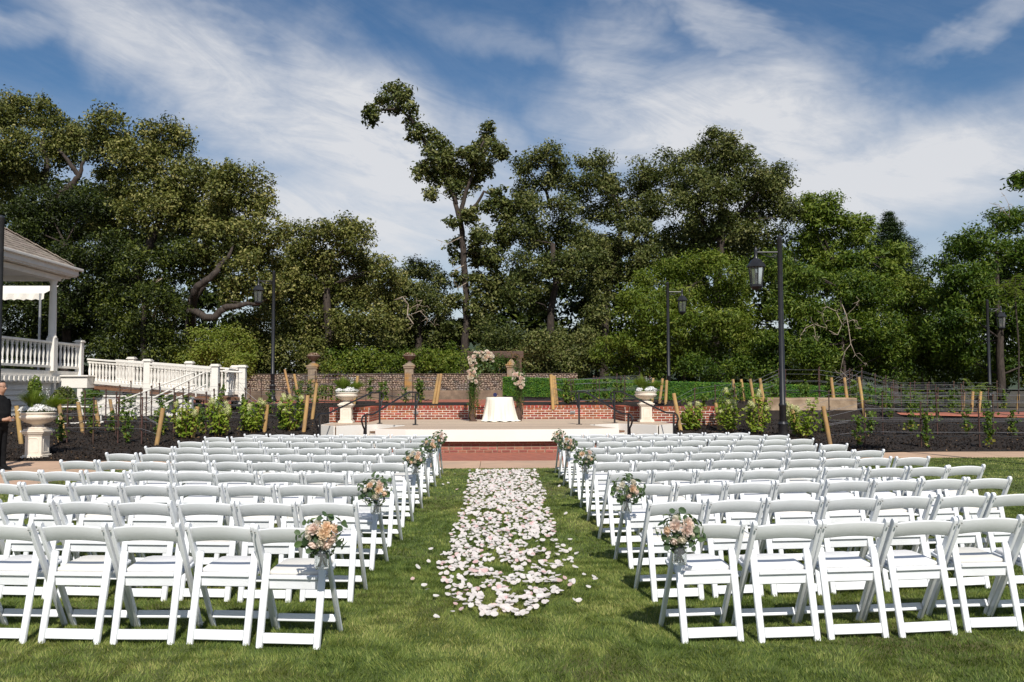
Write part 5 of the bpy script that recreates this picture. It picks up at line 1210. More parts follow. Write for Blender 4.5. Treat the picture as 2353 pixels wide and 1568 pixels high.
# young vines
def vine(x, y, z, h, label):
    e = empty('grape_vine', (x, y, z), label, 'vine', 'young vines in the mulch beds')
    pts = [Vector((x + 0.03 * math.sin(3 * t + x), y + 0.02 * math.cos(4 * t), z - 0.03 + h * t)) for t in np.linspace(0, 1, 6)]
    MB().tube(pts, [0.011, 0.010, 0.009, 0.007, 0.005, 0.003], 5).build('stem', M['rust'], e)
    n = int(130 * h / 0.7); t = rng.uniform(0.12, 1.02, n); lump = 0.65 + 0.5 * np.sin(t * 13 + x * 7)
    p = np.stack([np.full(n, x), np.full(n, y), z + h * t], 1) + rng.normal(0, 1, (n, 3)) * np.array([0.085, 0.085, 0.035]) * lump[:, None] + np.array([0.03 * math.sin(x * 9), 0, 0])
    tn = rng.uniform(0.05, 0.62, n) + 0.12 * (t > 0.7); tn[(t < 0.35) & (rng.random(n) < 0.3)] = 1.0
    leaf_cloud('leaves', p, unit(n) + np.array([0, -0.7, 0.7]), rng.uniform(0.06, 0.11, n), rng.uniform(0.055, 0.10, n), M['leaf_vine'], tn, e)
import collections
VL = []
VINES.sort(key=lambda q: (q[0] > 0, q[1]))
cnt = collections.Counter()
NEARX = [(0, 'beside the big urn'), (110, 'below the veranda'), (200, 'below the retaining wall'), (300, 'near the pipe handrails'), (400, 'by the first hydrangea'), (480, 'by the second hydrangea'), (570, 'by the third hydrangea'), (650, 'by the last left hydrangea'), (740, 'near the left urn'), (850, 'behind the left handrails'), (950, 'left of the arch'), (1250, 'right of the arch'), (1340, 'behind the right handrails'), (1440, 'near the right urn'), (1540, 'by the brick wall end'), (1640, 'behind the second right hydrangea'), (1730, 'behind the wooden stake'), (1800, 'by the tall lamp'), (1880, 'right of the last hydrangea'), (1960, 'at the sandstone ledge end'), (2060, 'below the sumac shrubs'), (2160, 'before the far lamp'), (2260, 'right of the far lamp'), (2340, 'at the right edge')]
def vine_label(px, y, nr):
    w_ = min(NEARX, key=lambda q: abs(q[0] - px))[1]
    d_ = ['lowest', 'low', 'middle', 'upper', 'high', 'topmost'][min(5, max(0, int((y - 21) / 3)))]
    return 'young grape vine on %s slope, %s' % (d_, w_)
for (x, y, z) in VINES:
    if abs(x) < 4.9 and y > 30: z = 1.05
    nr = 'left' if x < 0 else 'right'
    dist = 'front' if y < 25 else ('middle' if y < 31 else 'upper')
    s_ = scale_at(y); px = CXP + 0 if False else 1143 + x * s_
    if px < -40 or px > 2400: continue
    VL.append((vine_label(px, y, nr), x, y, z))
NTH = ['first', 'second', 'third', 'fourth', 'fifth', 'sixth', 'seventh', 'eighth', 'ninth', 'tenth', 'eleventh', 'twelfth', 'thirteenth', 'last']
byl = collections.defaultdict(list)
for q in sorted(VL, key=lambda q: q[1] / q[2]): byl[q[0]].append(q)
for lb_, L_ in byl.items():
    for k, (_, x, y, z) in enumerate(L_):
        vine(x, y, z, random.uniform(0.6, 0.95), lb_ if len(L_) == 1 else lb_ + ', %s from the left' % NTH[min(k, 13)])

# hydrangeas
def hydrangea(bx, bv, wpx, hpx, label):
    p = _ob(bx, bv); s_ = scale_at(p.y); w_, h_ = wpx / s_, hpx / s_
    e = empty('hydrangea', p, label, 'hydrangea', 'flowering hydrangea bushes in the mulch')
    mb = MB(); pos = []; nr = []; heads = []
    for k in range(13):
        a = 2 * math.pi * k / 13 + random.uniform(-.3, .3); r = (0.25 + 0.75 * math.sqrt(random.random())) * w_ * 0.46; top = Vector((p.x + r * math.cos(a), p.y + r * math.sin(a) * 0.8, p.z + h_ * random.uniform(0.52, 1.06) * (1 - 0.22 * (r / (w_ * 0.5)) ** 2)))
        b0 = Vector((p.x + 0.07 * math.cos(a), p.y + 0.07 * math.sin(a), p.z - 0.03)); mid = b0.lerp(top, 0.5) + Vector((0.05 * math.cos(a), 0.05 * math.sin(a), 0.04)); mb.tube([b0, mid, top], [0.009, 0.007, 0.004], 5)
        for t in np.linspace(0.20, 0.97, 9):
            q = (b0.lerp(mid, t * 2) if t < 0.5 else mid.lerp(top, t * 2 - 1))
            for g in range(3):
                an = random.uniform(0, 6.28); d = Vector((math.cos(an), math.sin(an), random.uniform(-0.2, 0.35))); pos.append(tuple(q + d * random.uniform(0.04, 0.12))); nr.append((d.x * 0.5, d.y * 0.5 - 0.25, 0.8))
        if random.random() < 0.55: heads.append(top)
    mb.build('stems', M['twig'], e)
    pos = np.array(pos); nr = np.array(nr); n = len(pos); nr = nr + rng.normal(0, 0.3, (n, 3))
    leaf_cloud('leaves', pos, nr, rng.uniform(0.10, 0.16, n), rng.uniform(0.06, 0.095, n), M['leaf_hydr'], np.clip(rng.normal(0.45, 0.25, n), 0, 1), e, droop=0.35)
    for hd in heads:
        n = 150; d = unit(n); pp = np.array(hd) + np.array([0, 0, 0.05]) + d * np.array([0.085, 0.085, 0.105]) * rng.uniform(0.5, 1.05, (n, 1)) * np.array([1, 1, 1]); leaf_cloud('flower_head', pp, d + unit(n) * 0.4, 0.030, 0.028, M['flower_hydr'], rng.random(n), e, fold=0.05)
hydrangea(425, 1010, 70, 92, 'lime green hydrangea at the left end of the left bed')
hydrangea(502, 1006, 62, 95, 'lime green hydrangea, second from the house in left bed')
hydrangea(581, 997, 66, 78, 'lime green hydrangea, third from the house in left bed')
hydrangea(670, 993, 66, 88, 'lime hydrangea with tallest blooms nearest the left stage steps')
hydrangea(1592, 992, 76, 72, 'lime green hydrangea against the right brick wall')
hydrangea(1676, 996, 62, 92, 'lime green hydrangea, second from the right stage wall')
hydrangea(1742, 1000, 84, 100, 'widest lime hydrangea, growing round an upright wooden stake')
hydrangea(1845, 1008, 88, 96, 'lime green hydrangea just right of the tall lamp')

# ivy near the house
def ivy(px, pv, rx, rv, y, n, label, m='leaf_dark', tone=(0.2, 1)):
    c = at(px, pv, y); s_ = scale_at(y); e = empty('ivy', (c.x, y, c.z - rv / s_), label, 'ivy')
    d = unit(n); p = np.array(c) + d * np.array([rx / s_, 0.15, rv / s_]) * (rng.random((n, 1)) ** 0.4)
    leaf_cloud('leaves', p, d + unit(n) + np.array([0, -1.0, 0.3]), rng.uniform(0.07, 0.12, n), rng.uniform(0.06, 0.09, n), M[m], rng.uniform(*tone, n), e)
    MB().tube([(c.x, y + 0.05, c.z - rv / s_ - 0.3), (c.x + 0.05, y, c.z), (c.x, y, c.z + rv / s_ * 0.8)], [0.02, 0.015, 0.006], 5).build('stem', M['bark'], e)
ivy(200, 925, 14, 30, 30.7, 420, 'ivy spilling down the left end of the white retaining wall', 'leaf_vine', (0, 0.6))
ivy(212, 905, 26, 8, 30.8, 260, 'ivy along the top of the white retaining wall', 'leaf_vine', (0, 0.6))
ivy(146, 945, 36, 58, 33.0, 1900, 'dark ivy hedge growing under the veranda landing')
ivy(80, 890, 15, 26, 30.0, 420, 'climbing plant on the house corner above the big urn', 'leaf_green')
ivy(395, 918, 14, 12, 30.2, 160, 'small clump of ivy on the retaining wall by the handrails', 'leaf_vine', (0, 0.6))

# ------------------------------------------------------------------ the man at the left edge
def person():
    p = onz(-5, 1081, 0.006); X, Y = p.x, p.y
    e = empty('person', (X, Y, 0.006), 'man in black shirt, black trousers and glasses standing at left edge', 'person')
    # built facing +x: rings (z, cx, cy, rx, ry)
    mb = MB()
    def loft(rings, n=14):
        base = len(mb.v)
        for (cx, cy, cz, rx, ry) in rings:
            for k in range(n): a = 2 * math.pi * k / n; mb.v.append((cx + rx * math.cos(a), cy + ry * math.sin(a), cz))
        for i in range(len(rings) - 1):
            for k in range(n): k2 = (k + 1) % n; mb.f.append((base + i * n + k, base + i * n + k2, base + (i + 1) * n + k2, base + (i + 1) * n + k))
        mb.f.append(tuple(base + k for k in range(n))[::-1]); q = base + (len(rings) - 1) * n; mb.f.append(tuple(q + k for k in range(n)))
    loft([(0.0, 0, 0.80, 0.12, 0.16), (0.0, 0, 0.90, 0.14, 0.185), (0.03, 0, 1.02, 0.165, 0.19), (0.035, 0, 1.14, 0.165, 0.19), (0.015, 0, 1.28, 0.145, 0.205), (0.0, 0, 1.38, 0.115, 0.215), (-0.005, 0, 1.45, 0.085, 0.16), (0.0, 0, 1.49, 0.065, 0.085), (0.012, 0, 1.56, 0.058, 0.06)])
    loft([(0.025, 0, 1.53, 0.055, 0.05), (0.03, 0, 1.57, 0.080, 0.066), (0.025, 0, 1.63, 0.098, 0.075), (0.018, 0, 1.69, 0.102, 0.078), (0.012, 0, 1.74, 0.092, 0.072), (0.01, 0, 1.77, 0.055, 0.045)])
    loft([(0.128, 0, 1.605, 0.018, 0.016), (0.138, 0, 1.625, 0.02, 0.018), (0.118, 0, 1.665, 0.014, 0.011)], 8)
    for s in (-1, 1):
        loft([(0.10, s * 0.10, 0.0, 0.15, 0.05), (0.08, s * 0.10, 0.045, 0.13, 0.05), (0.02, s * 0.10, 0.10, 0.065, 0.06), (0.0, s * 0.10, 0.28, 0.075, 0.07), (0.005, s * 0.095, 0.48, 0.08, 0.08), (0.0, s * 0.09, 0.68, 0.095, 0.095), (0.0, s * 0.085, 0.86, 0.12, 0.10)])
        mb.tube([(0.0, s * 0.20, 1.40), (-0.02, s * 0.25, 1.30), (-0.03, s * 0.27, 1.12), (0.0, s * 0.26, 1.04), (0.12, s * 0.20, 1.0), (0.21, s * 0.12, 1.01)], [0.06, 0.062, 0.052, 0.050, 0.042, 0.034], 10)
        mb.tube([(0.20, s * 0.13, 1.01), (0.25, s * 0.09, 1.015), (0.28, s * 0.06, 1.02)], [0.032, 0.040, 0.034], 8)
        mb.tube([(0.018, s * 0.076, 1.63), (0.012, s * 0.088, 1.66)], [0.018, 0.022], 8)
        for k in range(4):
            zf = 1.045 - 0.022 * k; mb.tube([(0.285, s * 0.06, zf), (0.305, s * 0.03, zf), (0.300, s * 0.002, zf - 0.004)], [0.0105, 0.0095, 0.008], 6)
        mb.tube([(0.25, s * 0.08, 1.05), (0.275, s * 0.05, 1.07), (0.29, s * 0.025, 1.068)], [0.012, 0.011, 0.009], 6)
    me = mb.mesh('person_raw', M['black_cloth']); raw = link_mesh('person_raw', me)
    md = raw.modifiers.new('r', 'REMESH'); md.mode = 'VOXEL'; md.voxel_size = 0.0125; md.use_smooth_shade = True
    sm_ = raw.modifiers.new('s', 'SMOOTH'); sm_.factor = 0.5; sm_.iterations = 3
    dg = bpy.context.evaluated_depsgraph_get(); body = bpy.data.meshes.new_from_object(raw.evaluated_get(dg)); bpy.data.objects.remove(raw)
    body.materials.clear(); body.materials.append(M['black_cloth']); body.materials.append(M['skin']); body.name = 'body'
    for pl in body.polygons:
        c = pl.center
        if c.z > 1.50 or (c.x > 0.205 and 0.95 < c.z < 1.09): pl.material_index = 1
        pl.use_smooth = True
    o = link_mesh('body', body, e)
    hb = MB(); n = 14
    rings = [(0.0, 1.615, 0.090, 0.083), (-0.004, 1.66, 0.092, 0.086), (0.004, 1.715, 0.102, 0.084), (0.010, 1.755, 0.096, 0.078), (0.008, 1.785, 0.06, 0.05)]
    base = 0
    for (cx, cz, rx, ry) in rings:
        for k in range(n):
            a = 2 * math.pi * k / n; ca = math.cos(a); front = max(0, ca) if cz < 1.72 else 0
            hb.v.append((cx - 0.01 + rx * ca * (1 - 0.75 * front), ry * math.sin(a), cz))
    for i in range(len(rings) - 1):
        for k in range(n): k2 = (k + 1) % n; hb.f.append((i * n + k, i * n + k2, (i + 1) * n + k2, (i + 1) * n + k))
    hb.f.append(tuple((len(rings) - 1) * n + k for k in range(n))); link_mesh('hair', hb.mesh('hair', M['hair'], smooth='all'), e)
    gl = MB()
    for s in (-1, 1):
        gl.tube([(0.128, s * 0.034 + 0.026 * math.cos(a), 1.668 + 0.018 * math.sin(a)) for a in np.linspace(0, 6.28, 13)], 0.003, 5); gl.tube([(0.128, s * 0.058, 1.672), (0.03, s * 0.086, 1.675)], 0.003, 5)
    link_mesh('glasses', gl.mesh('glasses', M['black_metal']), e)
    lp = MB().box((0.30, 0, 1.0), (0.04, 0.05, 0.03)); link_mesh('watch', lp.mesh('watch', M['steel'], bevel=0.004), e)
    bt = MB().tube([(0.0 + 0.158 * math.cos(a), 0.188 * math.sin(a), 0.965) for a in np.linspace(0, 6.28, 25)], 0.014, 6); link_mesh('belt', bt.mesh('belt', M['hair']), e)
    e.rotation_euler = (0, 0, R(-12))
person()
# ------------------------------------------------------------------ trees
def crown_puffs(blobs, y0, spread, puff, dens, seed_dy=0.6):
    """blobs: (x, v, rx, rv) of foliage masses as they stand in the picture; each becomes an ellipsoid of leaf puffs"""
    out = []
    for b in blobs:
        x, v, rx, rv = b[:4]; dy = b[4] if len(b) > 4 else random.uniform(-spread, spread)
        y = y0 + dy; s = scale_at(y); a, c = rx / s, rv / s; d = max(min(a, c), 0.5 * (a + c)) * 1.0
        cen = np.array(at(x, v, y)); n = max(4, int(1.75 * dens * (a * c) / (puff * puff)))
        di = unit(n); fl = rng.random(n) < 0.35; di[fl, 1] = -np.abs(di[fl, 1])
        r = rng.uniform(0.08, 1.0, n) ** 0.42
        out.append((cen, cen + di * r[:, None] * np.array([a, d, c]) * 0.95, di))
    return out
def tree(name, blobs, y0, trunk, m, label, leaf=(0.17, 0.085), per=120, puff=0.62, dens=2.6, spread=1.6, group='trees behind the cobble wall', tone=(0.45, 0.22), bark='bark', extra=None, droop=None, flat=0.72, branch=0.09, cat='tree'):
    base = Vector(trunk[0][:3]) if len(trunk[0]) > 3 else None
    T = []
    for (x, v, r, *rest) in trunk: T.append((at(x, v, y0 + (rest[0] if rest else 0)), r * 0.62))
    e = empty(name, (T[0][0].x, T[0][0].y, 1.0), label, cat, group)
    P0 = T[0][0]; foot = Vector((P0.x, P0.y, 0.9))
    pts = ([foot] if P0.z > 1.2 else []) + [t[0] for t in T]; rad = ([T[0][1] * 1.15] if P0.z > 1.2 else []) + [t[1] for t in T]
    def wig(pts, rad, k=3):
        P, Q = [], []
        for i in range(len(pts) - 1):
            for t in np.linspace(0, 1, k, endpoint=False):
                P.append(pts[i].lerp(pts[i + 1], t) + Vector((random.uniform(-1, 1), random.uniform(-1, 1), 0)) * (rad[i] * 0.25 if t > 0 else 0)); Q.append(rad[i] + (rad[i + 1] - rad[i]) * t)
        return P + [pts[-1]], Q + [rad[-1]]
    tb = MB(); tb.tube(*wig(pts, rad), 9); tb.build('trunk', M[bark], e, smooth='all')
    puffs = crown_puffs(blobs, y0, spread, puff, dens)
    hook = pts + [at(x, v, y0 + dy) for ex in (extra or []) for x, v, r, dy in ex]
    lb = MB()
    for (cen, pc, di) in puffs:
        c = Vector(cen); q = min(hook, key=lambda p: (p - c).length + max(0, p.z - c.z) * 1.5)
        mid = q.lerp(c, 0.5) + Vector((random.uniform(-.7, .7), random.uniform(-.2, .9), random.uniform(-0.3, 0.6)))
        L_ = (c - q).length; r0 = min(branch * (0.35 + L_ * 0.08), 0.11)
        if L_ > 0.8: lb.tube(*wig([q, mid, c], [r0, r0 * 0.7, r0 * 0.4]), 6)
        for k in range(0, len(pc), max(1, len(pc) // 7)):
            t_ = Vector(pc[k]); lb.tube([c, c.lerp(t_, 0.5) + Vector((0, 0, random.uniform(-.15, .2))), t_], [r0 * 0.38, r0 * 0.25, 0.008], 4)
    for ex in (extra or []):
        lb2 = MB(); lb2.tube(*wig([at(x, v, y0 + dy) for x, v, r, dy in ex], [q[2] * 0.72 for q in ex], 4), 8); lb2.build('limb', M[bark], e, smooth='all')
    if lb.v: lb.build('branches', M[bark], e, smooth='all')
    pc = np.concatenate([p[1] for p in puffs]); n_p = len(pc)
    pr = puff * rng.uniform(0.6, 1.75, n_p); pt = rng.normal(0, 0.12, n_p)
    idx = np.repeat(np.arange(n_p), (1.22 * per * (pr / puff) ** 2).astype(int)); n = len(idx)
    d = unit(n); rad_ = rng.uniform(0.12, 1.0, n) ** 0.5; out_ = rng.random(n) < 0.12; rad_[out_] = rng.uniform(1.0, 1.4, out_.sum())
    pos = pc[idx] + d * (rad_ * pr[idx])[:, None] * np.array([1, 1, flat])
    nr = d * 0.55 + np.array([0, -0.12, 0.38]) + unit(n) * 0.75
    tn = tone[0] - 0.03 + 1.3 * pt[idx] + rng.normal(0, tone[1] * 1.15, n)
    sz = np.exp(rng.normal(-0.05, 0.28, n))
    leaf_cloud('crown', pos, nr, 0.88 * leaf[0] * sz, 0.9 * leaf[1] * sz, M[m], tn, e, droop=droop)
    return e
def dead(e, strokes, y, m='deadwood'):
    mb = MB()
    for st_ in strokes:
        mb.tube([at(x, v, y + random.uniform(-.15, .15)) for x, v, r in st_], [r * 0.6 for x, v, r in st_], 5)
        for (x, v, r) in st_[1:]:
            for _ in range(2):
                a_ = random.uniform(0, 6.28); l_ = random.uniform(8, 20); mb.tube([at(x, v, y), at(x + l_ * .5 * math.cos(a_), v + l_ * .5 * math.sin(a_) - 2, y - .1), at(x + l_ * math.cos(a_ + .4), v + l_ * math.sin(a_ + .4), y - .1)], [0.014, 0.010, 0.005], 4)
    mb.build('dead_branch', M[m], e, smooth='all')
OK_ = dict(leaf=(0.175, 0.095), puff=0.43, per=58, dens=2.4)

t1 = tree('oak_tree', [(60, 262, 62, 52), (-25, 300, 70, 80), (128, 300, 58, 55), (30, 345, 80, 50), (150, 345, 48, 42), (185, 320, 32, 36), (60, 400, 70, 40), (0, 440, 60, 60)], 50, [(100, 760, .55), (105, 560, .5), (118, 470, .42), (165, 425, .30)], 'leaf_oak', 'tall spreading oak at far left with bare crooked limbs', **OK_,
     extra=[[(118, 470, .34, 0), (100, 415, .28, 0), (108, 375, .2, 0), (95, 330, .12, 0)], [(100, 415, .26, 0), (60, 405, .2, 0), (10, 395, .14, 0), (-30, 400, .1, 0)], [(118, 470, .34, 0), (165, 428, .28, 0), (182, 405, .22, 0), (160, 375, .16, -.2), (135, 345, .1, 0)], [(182, 405, .18, 0), (190, 375, .12, 0), (215, 340, .08, 0)]])
t2 = tree('oak_tree', [(248, 285, 40, 36), (270, 330, 50, 42), (225, 340, 34, 42), (312, 360, 52, 42), (370, 295, 40, 36), (405, 335, 40, 42), (350, 345, 34, 34), (440, 395, 46, 40), (330, 420, 80, 52), (410, 440, 66, 44), (260, 430, 56, 48), (480, 412, 40, 34), (350, 490, 84, 50), (270, 510, 70, 56), (440, 500, 60, 50)], 47, [(300, 800, .5), (312, 640, .45), (335, 580, .36), (370, 500, .28)], 'leaf_oak', 'broad oak with pale sunlit leaves left of centre', **OK_, tone=(0.5, 0.24),
     extra=[[(306, 700, .36, 0), (318, 625, .34, -.9), (334, 590, .30, -1.2), (346, 552, .27, -1.4), (366, 512, .22, -1.3), (374, 482, .18, -1.1), (392, 455, .11, -.6), (400, 425, .05, 0)]])
t3 = tree('oak_tree', [(545, 405, 46, 34), (580, 440, 42, 38), (520, 440, 44, 40), (612, 485, 30, 40), (540, 490, 56, 44), (490, 490, 44, 44), (585, 545, 46, 40), (500, 550, 62, 46), (620, 590, 36, 46), (560, 610, 56, 46), (470, 610, 56, 44), (640, 540, 24, 30), (610, 660, 52, 40), (540, 670, 40, 36)], 45.5, [(440, 830, .45), (438, 745, .42), (442, 690, .38), (470, 650, .30)], 'leaf_oak', 'oak with a crooked lichened limb behind the ramp', **OK_, tone=(0.52, 0.24),
     extra=[[(438, 745, .3, 0), (444, 700, .25, -1.6), (448, 668, .26, -2.4), (460, 654, .24, -2.5), (482, 640, .22, -2.6), (500, 622, .20, -2.5), (508, 606, .17, -2.3), (524, 592, .13, -2), (540, 560, .06, -1)], [(438, 760, .3, 0), (436, 716, .24, -1.7), (454, 718, .24, -2.6), (472, 730, .25, -2.7), (492, 730, .24, -2.8), (508, 714, .22, -2.8), (520, 706, .22, -2.8), (545, 704, .18, -2.6), (566, 698, .15, -2.4), (590, 700, .09, -2), (625, 680, .04, -1)], [(530, 500, .05, 0), (545, 525, .10, -.5), (560, 555, .12, -.6), (586, 590, .13, -.4), (600, 640, .14, 0)]])
dead(t3, [[(352, 650, .06), (348, 680, .07), (362, 700, .06), (356, 720, .04), (350, 730, .02)], [(358, 708, .03), (372, 715, .02), (385, 732, .012)], [(350, 690, .03), (338, 698, .02), (332, 712, .012)], [(372, 640, .05), (356, 652, .06)]], 42.5)
t4 = tree('oak_tree', [(690, 545, 40, 30), (735, 535, 40, 30), (790, 530, 42, 32), (830, 545, 36, 36), (700, 590, 56, 40), (775, 590, 60, 42), (845, 600, 34, 40), (880, 620, 28, 34), (665, 630, 54, 44), (745, 655, 70, 50), (830, 670, 62, 48), (900, 650, 26, 36), (650, 700, 60, 48), (730, 725, 70, 48), (820, 745, 70, 48), (680, 780, 80, 48), (780, 800, 80, 44), (890, 720, 40, 48)], 50, [(760, 870, .5), (758, 760, .42), (750, 660, .32)], 'leaf_oak', 'rounded oak filling the middle left behind the lamp', **OK_, tone=(0.48, 0.24))
dead(t4, [[(905, 690, .02), (925, 682, .04), (938, 700, .05), (936, 725, .06), (950, 745, .06)], [(938, 712, .03), (960, 700, .025), (975, 705, .015)], [(940, 725, .03), (965, 715, .03), (980, 730, .02), (1000, 750, .01)], [(955, 716, .02), (970, 690, .012)]], 46.5)
t5 = tree('oak_tree', [(955, 620, 30, 26), (985, 630, 28, 28), (940, 655, 34, 30), (1010, 660, 24, 34), (965, 690, 48, 36), (1015, 715, 34, 34), (930, 725, 48, 44), (985, 755, 60, 44), (900, 790, 66, 44), (1030, 780, 46, 48), (960, 820, 70, 36)], 55, [(960, 860, .4), (962, 760, .34), (965, 690, .24)], 'leaf_oak_r', 'smaller oak below the gap left of the tall tree', **OK_, tone=(0.5, 0.24))
dead(t5, [[(870, 742, .03), (890, 730, .04), (905, 720, .03), (925, 705, .02)]], 51)
# the tall leaning oak
tall = [(852, 262, 22, 20), (878, 240, 22, 18), (905, 210, 22, 18), (925, 222, 22, 20), (940, 250, 18, 18), (910, 250, 14, 12), (948, 282, 20, 18), (965, 308, 22, 22), (990, 320, 22, 18), (950, 320, 14, 18), (1015, 340, 26, 24), (985, 360, 28, 26), (970, 395, 18, 24), (1030, 375, 34, 28), (1005, 405, 32, 28), (1050, 405, 30, 28), (1080, 355, 28, 26), (1110, 335, 28, 28), (1122, 300, 18, 26), (1140, 350, 24, 22), (1100, 380, 30, 26), (1125, 385, 20, 20), (1085, 415, 28, 22), (1050, 440, 30, 20), (990, 445, 16, 18), (1145, 455, 28, 26), (1165, 490, 26, 34), (1120, 480, 18, 14), (1160, 540, 26, 32), (1040, 515, 14, 12), (1085, 500, 24, 24), (1100, 540, 24, 28), (1052, 560, 16, 16), (1048, 590, 14, 14), (1095, 590, 28, 30), (1130, 590, 28, 34), (1046, 640, 20, 18), (1100, 650, 30, 34), (1140, 660, 36, 40), (1050, 690, 24, 18), (1110, 710, 36, 34), (1085, 760, 34, 34), (1045, 760, 24, 24)]
t6 = tree('oak_tree', tall, 52, [(1066, 858, .40), (1068, 800, .36), (1072, 730, .33), (1070, 660, .31), (1065, 580, .29), (1058, 510, .25), (1045, 465, .21)], 'leaf_oak_r', 'tall thin oak leaning left above all the other trees', leaf=(0.22, 0.12), puff=0.30, per=34, dens=1.75, spread=1.0, branch=0.05, tone=(0.5, 0.25),
     extra=[[(1048, 470, .2, 0), (1030, 420, .17, 0), (1005, 365, .15, 0), (975, 325, .13, 0), (945, 275, .11, 0), (918, 250, .09, 0), (885, 252, .06, 0), (855, 265, .03, 0)], [(1058, 500, .2, 0), (1068, 450, .17, 0), (1085, 400, .14, 0), (1092, 365, .11, 0), (1112, 325, .07, 0)], [(1060, 500, .15, 0), (1095, 470, .13, 0), (1112, 440, .10, 0), (1135, 450, .09, 0), (1145, 470, .07, 0)], [(918, 250, .06, 0), (908, 225, .04, 0)]])
dead(t6, [[(1060, 545, .05), (1030, 560, .03), (1015, 555, .01)], [(1066, 610, .05), (1046, 620, .03), (1038, 640, .015)], [(1046, 620, .02), (1040, 608, .01)], [(1072, 650, .04), (1052, 662, .025), (1046, 680, .012)]], 51.5)
t7 = tree('oak_tree', [(1200, 385, 28, 26), (1235, 368, 26, 28), (1262, 360, 26, 24), (1205, 425, 28, 34), (1285, 380, 20, 26), (1255, 405, 36, 28), (1300, 420, 26, 30), (1220, 480, 44, 34), (1285, 480, 46, 38), (1195, 530, 40, 40), (1250, 550, 56, 40), (1320, 540, 44, 42), (1210, 610, 48, 44), (1190, 680, 36, 50), (1300, 610, 50, 44), (1345, 590, 36, 40), (1230, 690, 44, 36)], 52, [(1268, 850, .38), (1267, 780, .36), (1266, 720, .34), (1278, 650, .3), (1270, 560, .22)], 'leaf_oak_r', 'oak with visible dark trunk right of the flower arch', **OK_,
     extra=[[(1278, 650, .2, 0), (1310, 600, .16, 0), (1335, 570, .1, 0)], [(1266, 480, .14, 0), (1255, 440, .12, 0), (1268, 415, .09, 0), (1275, 390, .06, 0)], [(1255, 440, .1, 0), (1236, 420, .07, 0)]])
t8 = tree('oak_tree', [(1345, 375, 24, 22), (1385, 370, 32, 28), (1370, 420, 40, 34), (1415, 425, 34, 32), (1330, 440, 28, 30), (1470, 395, 26, 26), (1455, 445, 44, 38), (1510, 400, 34, 34), (1395, 490, 60, 40), (1545, 375, 34, 32), (1560, 420, 36, 36), (1500, 470, 50, 40), (1470, 540, 62, 42), (1390, 570, 54, 44), (1380, 650, 40, 54), (1440, 620, 50, 40), (1370, 730, 40, 50)], 55, [(1388, 860, .45), (1388, 780, .42), (1392, 690, .38), (1410, 600, .3), (1430, 520, .2)], 'leaf_oak_r', 'wide oak in the middle of the right hand tree group', **OK_, tone=(0.48, 0.22),
     extra=[[(1410, 600, .24, 0), (1442, 570, .2, .2), (1470, 530, .15, .3), (1505, 505, .11, .2), (1530, 470, .06, 0)], [(1398, 680, .2, 0), (1370, 640, .14, 0), (1355, 600, .1, 0)]])
t9 = tree('oak_tree', [(1635, 320, 32, 26), (1665, 335, 36, 32), (1605, 360, 34, 34), (1700, 365, 40, 36), (1640, 385, 50, 36), (1595, 410, 34, 32), (1740, 395, 36, 32), (1785, 400, 30, 26), (1805, 425, 20, 26), (1765, 440, 40, 34), (1700, 430, 54, 38), (1640, 450, 54, 40), (1580, 480, 44, 40), (1720, 490, 56, 40), (1790, 480, 34, 32), (1650, 520, 70, 40), (1570, 550, 56, 40), (1750, 540, 56, 36), (1830, 490, 30, 28), (1500, 590, 44, 36), (1690, 580, 70, 34)], 51, [(1640, 860, .5), (1645, 760, .46), (1650, 640, .4), (1660, 540, .3), (1655, 440, .2)], 'leaf_oak_r', 'tallest round topped oak of the right hand group', **OK_, tone=(0.46, 0.22),
     extra=[[(1660, 540, .2, 0), (1682, 500, .16, .2), (1712, 478, .12, .3), (1740, 445, .08, 0), (1765, 425, .05, 0)], [(1655, 560, .2, 0), (1622, 520, .15, .2), (1600, 480, .1, .2), (1585, 450, .05, 0)]])
LT = dict(leaf=(0.19, 0.062), puff=0.42, per=72, dens=2.6, droop=0.3)
t10 = tree('ash_tree', [(1450, 700, 40, 40), (1490, 650, 40, 34), (1535, 630, 40, 34), (1580, 620, 44, 34), (1625, 605, 40, 32), (1670, 625, 44, 36), (1560, 680, 60, 44), (1640, 680, 60, 44), (1500, 720, 56, 46), (1700, 680, 36, 44), (1580, 750, 66, 44), (1660, 750, 62, 46), (1460, 780, 50, 46), (1530, 800, 60, 40), (1620, 815, 66, 36), (1710, 760, 40, 50), (1400, 800, 44, 36), (1700, 820, 50, 36)], 45.5, [(1572, 860, .12), (1573, 780, .11), (1578, 720, .09), (1585, 660, .06)], 'leaf_light', 'light green feathery ash below the right oaks', **LT, branch=0.04, group='lower trees before the oaks')
t11 = tree('walnut_tree', [(1862, 470, 30, 28), (1900, 478, 30, 30), (1870, 510, 40, 34), (1925, 515, 26, 28), (1955, 515, 22, 22), (1990, 520, 22, 24), (1965, 550, 34, 28), (1905, 560, 44, 36), (1850, 565, 40, 36), (1950, 600, 44, 34), (2000, 580, 18, 24), (1890, 620, 50, 36), (2060, 590, 30, 26), (2035, 625, 34, 28)], 50, [(1930, 860, .3), (1930, 740, .26), (1925, 620, .2)], 'leaf_green', 'bright green walnut between the right oaks and the fir', leaf=(0.24, 0.085), puff=0.42, per=55, dens=2.6, tone=(0.66, 0.22), droop=0.2)
